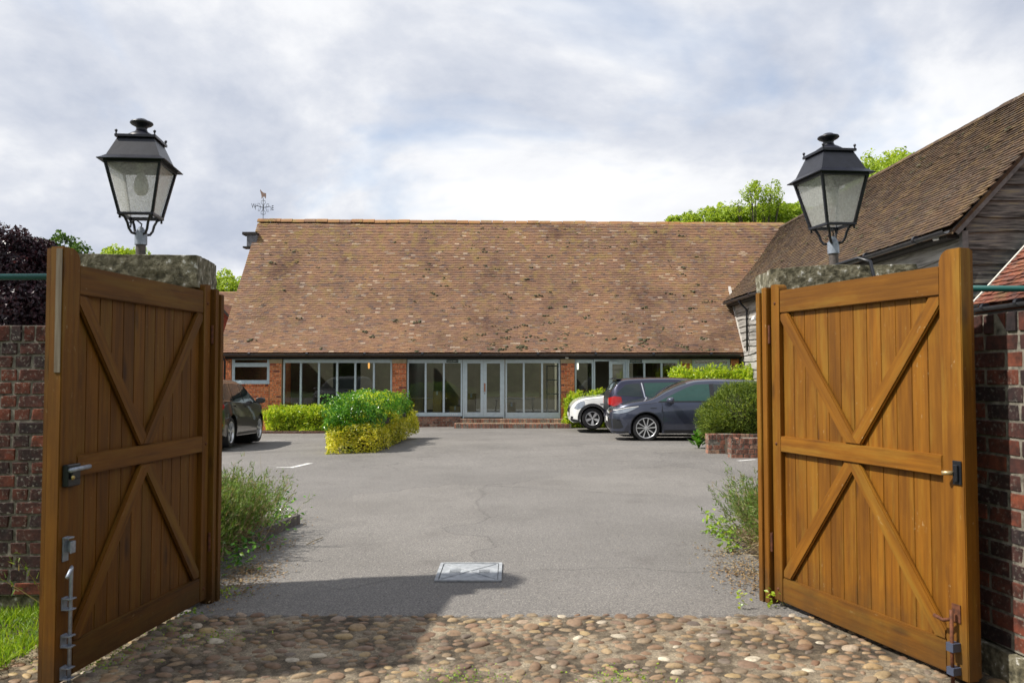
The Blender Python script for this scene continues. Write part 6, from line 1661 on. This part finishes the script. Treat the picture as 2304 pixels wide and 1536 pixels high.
# ---------------- white small hatch (nose left)
P_white = paint('white_paint', (.70, .71, .69), 0, .4)
sp = dict(paint=P_white, axles=(-1.25, 1.24), wr=.305, arch=.36, tum=.30,
  top=[(-1.90, .80), (-1.87, 1.05), (-1.74, 1.30), (-1.5, 1.38), (-.8, 1.415), (0, 1.41), (.32, 1.35), (.62, 1.16), (.88, .99), (1.05, .955), (1.4, .92), (1.66, .84), (1.80, .72), (1.87, .60), (1.89, .54)],
  belt=[(-1.90, .74), (-1.75, .93), (0, .91), (.9, .89), (1.4, .85), (1.68, .75), (1.82, .62), (1.89, .50)],
  hw=[(-1.90, .58), (-1.82, .73), (-1.6, .82), (-1, .855), (.8, .86), (1.3, .855), (1.58, .81), (1.75, .71), (1.84, .57), (1.89, .42)],
  bot=[(-1.90, .40), (-1.7, .24), (0, .19), (1.6, .19), (1.8, .18), (1.89, .24)])
wc = Car('white_small_car', 'white three-door small car with black wheel arches by the barn steps', sp)
wc.wheels('broad', rim_r=.205); wc.screen('windscreen', .34, .90, M_cglass, inset=.05)
wc.both('side_window', [(.86, .935), (.36, 1.27), (.18, 1.32), (-.55, 1.34), (-.55, .935)], M_cglass); wc.both('side_window', [(-.62, .94), (-.62, 1.34), (-1.4, 1.30), (-1.62, .98)], M_cglass)
wc.arch_trim(.075, M_trim); wc.both('sill_trim', [(.84, .19), (-.85, .19), (-.85, .29), (.84, .29)], M_trim, off=.006)
wc.both('headlight', [(1.77, .60), (1.70, .73), (1.60, .80), (1.48, .82), (1.46, .72), (1.56, .62), (1.68, .57)], M_lamp, off=.006); wc.both('front_skirt', [(1.87, .19), (1.58, .19), (1.58, .25), (1.66, .26), (1.87, .30)], M_trim, off=.006)
wc.decal('grille', [(-.36, .36), (.36, .36), (.42, .50), (.36, .60), (-.36, .60), (-.42, .50)], M_trim, face='F', off=.006); wc.decal('chrome_bar', [(-.36, .61), (.36, .61), (.36, .635), (-.36, .635)], M_chrome, face='F', off=.008); plate(wc, 'F', -.26, .26, .40, '')
wc.both('front_badge', [(1.02, .74), (.86, .74), (.88, .715), (1.02, .715)], M_trim, off=.006); wc.both('fog_opening', [(1.86, .36), (1.80, .36), (1.80, .30), (1.86, .30)], M_trim, off=.006)
for f in 'LR': wc.seam([(.80, .30), (.80, .90)], face=f); wc.seam([(1.62, .82), (1.2, .885), (.9, .905)], .006, face=f)
wc.mirror(.62, .955, P_white)
YM = 23.7; wx = PX(1333, YM); wc.place(wx+1.24, YM+.83, PI, z=PZ(964.5, YM))

# ---------------- navy estate seen from its tail (tail left, nose right)
P_navy = paint('navy_paint', (.012, .013, .040), .4, .3)
sp = dict(paint=P_navy, axles=(-1.38, 1.30), wr=.32, arch=.365, tum=.36,
  top=[(-2.16, .95), (-2.12, 1.12), (-2.0, 1.30), (-1.84, 1.455), (-1.6, 1.50), (-.6, 1.525), (.0, 1.50), (.35, 1.40), (.8, 1.17), (1.15, 1.02), (1.7, .92), (2.0, .80), (2.12, .66), (2.16, .58)],
  belt=[(-2.16, .88), (-2.0, 1.02), (-1.5, 1.01), (0, .97), (1.2, .92), (1.9, .80), (2.16, .55)],
  hw=[(-2.16, .66), (-2.08, .80), (-1.9, .87), (-1.4, .90), (1.3, .90), (1.75, .85), (2.0, .72), (2.16, .48)],
  bot=[(-2.16, .42), (-2.0, .28), (-1.6, .20), (1.7, .19), (2.05, .19), (2.16, .28)])
nc = Car('navy_estate', 'dark navy car with a red tail lamp parked between the grey and the white cars', sp)
nc.wheels('five', rim_r=.225); nc.screen('rear_window', -2.10, -1.86, M_cglass, inset=.05); nc.screen('windscreen', .18, 1.1, M_cglass, inset=.05)
nc.both('side_window', [(-1.28, 1.0), (-1.36, 1.36), (-1.72, 1.33), (-1.97, 1.10), (-1.93, 1.04)], M_cglass); nc.both('side_window', [(-.32, .985), (-.32, 1.385), (-1.24, 1.37), (-1.20, 1.0)], M_cglass2); nc.both('side_window', [(.85, .97), (.32, 1.28), (.1, 1.35), (-.24, 1.385), (-.24, .98)], M_cglass2)
nc.both('pillar_trim', [(-1.215, .99), (-1.285, 1.37), (-1.315, 1.37), (-1.245, .99)], M_chrome, off=.006)
nc.both('tail_lamp', [(-2.145, .78), (-2.12, .99), (-2.02, 1.02), (-1.86, 1.00), (-1.84, .90), (-1.98, .80)], M_red, off=.008); nc.decal('tail_lamp', [(.45, .80), (.80, .78), (.84, .98), (.5, .98)], M_red, face='B', off=.008); nc.decal('tail_lamp', [(-.45, .80), (-.80, .78), (-.84, .98), (-.5, .98)], M_red, face='B', off=.008)
nc.decal('tailgate_panel', [(-.62, .62), (.62, .62), (.74, 1.12), (-.74, 1.12)], M_trim, face='B', off=.004)
MB().box(-2.02, -1.80, -.5, .5, 1.462, 1.485).build('roof_spoiler', M_trim, nc.root, bevel=.008)
nc.both('sill_trim', [(.88, .20), (-.95, .20), (-.95, .27), (.88, .27)], M_trim, off=.006)
for f in 'LR': nc.seam([(-.28, .28), (-.28, .97)], face=f); nc.seam([(-1.0, .6), (-1.22, .99)], face=f)
YN = 21.3; nx = PX(1374, YN); nc.place(nx+2.14, YN+.88, 0, z=PZ(848, YN)-1.53)

# ---------------- dark SUV seen from behind on the left (nose away)
P_bronze = paint('dark_bronze_paint', (.040, .035, .033), .5, .3)
sp = dict(paint=P_bronze, axles=(-1.42, 1.38), wr=.36, arch=.415, tum=.38,
  top=[(-2.32, 1.0), (-2.28, 1.15), (-2.15, 1.35), (-1.95, 1.53), (-1.7, 1.60), (-1.0, 1.65), (-.3, 1.65), (.15, 1.60), (.5, 1.48), (.9, 1.26), (1.15, 1.13), (1.7, 1.05), (2.05, .97), (2.22, .85), (2.30, .70)],
  belt=[(-2.32, .95), (-2.15, 1.08), (-1.5, 1.09), (0, 1.06), (1.1, 1.03), (1.8, .97), (2.1, .88), (2.30, .66)],
  hw=[(-2.32, .70), (-2.22, .84), (-2.0, .91), (-1.4, .945), (1.3, .945), (1.8, .90), (2.1, .78), (2.25, .62), (2.30, .5)],
  bot=[(-2.32, .50), (-2.15, .34), (-1.8, .27), (1.8, .25), (2.1, .26), (2.30, .34)])
sc_ar = Car('dark_suv', 'dark bronze-grey SUV beside the shaded gate leaf, seen from behind on its right side', sp)
sc_ar.wheels('five', rim_r=.26, wid=.24); sc_ar.screen('rear_window', -2.26, -1.98, M_cglass, inset=.06); sc_ar.screen('windscreen', .32, 1.12, M_cglass, inset=.05)
sc_ar.both('window_surround', [(1.06, 1.055), (.40, 1.485), (.1, 1.545), (-1.4, 1.545), (-1.85, 1.45), (-2.06, 1.22), (-1.95, 1.10), (-.3, 1.06)], M_chrome, off=.003, cuts=4)
sc_ar.both('side_window', [(.98, 1.07), (.37, 1.465), (.1, 1.525), (-.28, 1.53), (-.28, 1.075)], M_cglass, off=.007); sc_ar.both('side_window', [(-.36, 1.075), (-.36, 1.53), (-1.15, 1.525), (-1.30, 1.10)], M_cglass, off=.007); sc_ar.both('side_window', [(-1.37, 1.105), (-1.22, 1.52), (-1.40, 1.525), (-1.82, 1.43), (-2.02, 1.22), (-1.94, 1.12)], M_cglass, off=.007)
for f in 'LR': sc_ar.seam([(.92, .35), (.95, 1.05)], face=f); sc_ar.seam([(-.32, .35), (-.32, 1.06)], face=f); sc_ar.seam([(-1.0, .70), (-1.25, .98), (-1.33, 1.09)], face=f)
sc_ar.both('door_handle', [(-.08, .94), (-.08, .97), (-.27, .975), (-.27, .945)], P_bronze, off=.008, thick=.02); sc_ar.both('door_handle', [(-1.0, .96), (-1.0, .99), (-1.2, .995), (-1.2, .965)], P_bronze, off=.008, thick=.02)
sc_ar.both('sill_trim', [(.92, .27), (-.95, .28), (-.95, .345), (.92, .335)], M_trim, off=.006); sc_ar.arch_trim(.03, P_bronze)
sc_ar.both('tail_lamp', [(-2.29, .86), (-2.27, 1.0), (-2.0, 1.03), (-1.98, .97), (-2.12, .88)], M_red, off=.008); sc_ar.decal('tail_lamp', [(.40, .86), (.78, .84), (.82, 1.0), (.44, .99)], M_red, face='B', off=.008); sc_ar.decal('tail_lamp', [(-.40, .86), (-.78, .84), (-.82, 1.0), (-.44, .99)], M_red, face='B', off=.008)
sc_ar.decal('reflector', [(-.80, .52), (-.55, .52), (-.55, .56), (-.80, .56)], M_red, face='B', off=.008); plate(sc_ar, 'B', -.26, .26, .78, '', plain('yellow_plate', (.65, .5, .08), .4))
sc_ar.both('reflector', [(-2.24, .52), (-2.10, .52), (-2.10, .57), (-2.24, .57)], M_red, off=.008)
sc_ar.mirror(.80, 1.10, P_bronze)
k = .93; sc_ar.root.scale = (k, k, k)
YR_ = 17.75; xr = PX(524, YR_); rz_ = R(94.3); hx, hy = math.cos(rz_), math.sin(rz_)
sc_ar.place(xr-.93*k*hy+1.42*k*hx, YR_+1.42*k*hy+.93*k*hx, rz_, z=PZ(1006, YR_)-.05, tilt=.035)
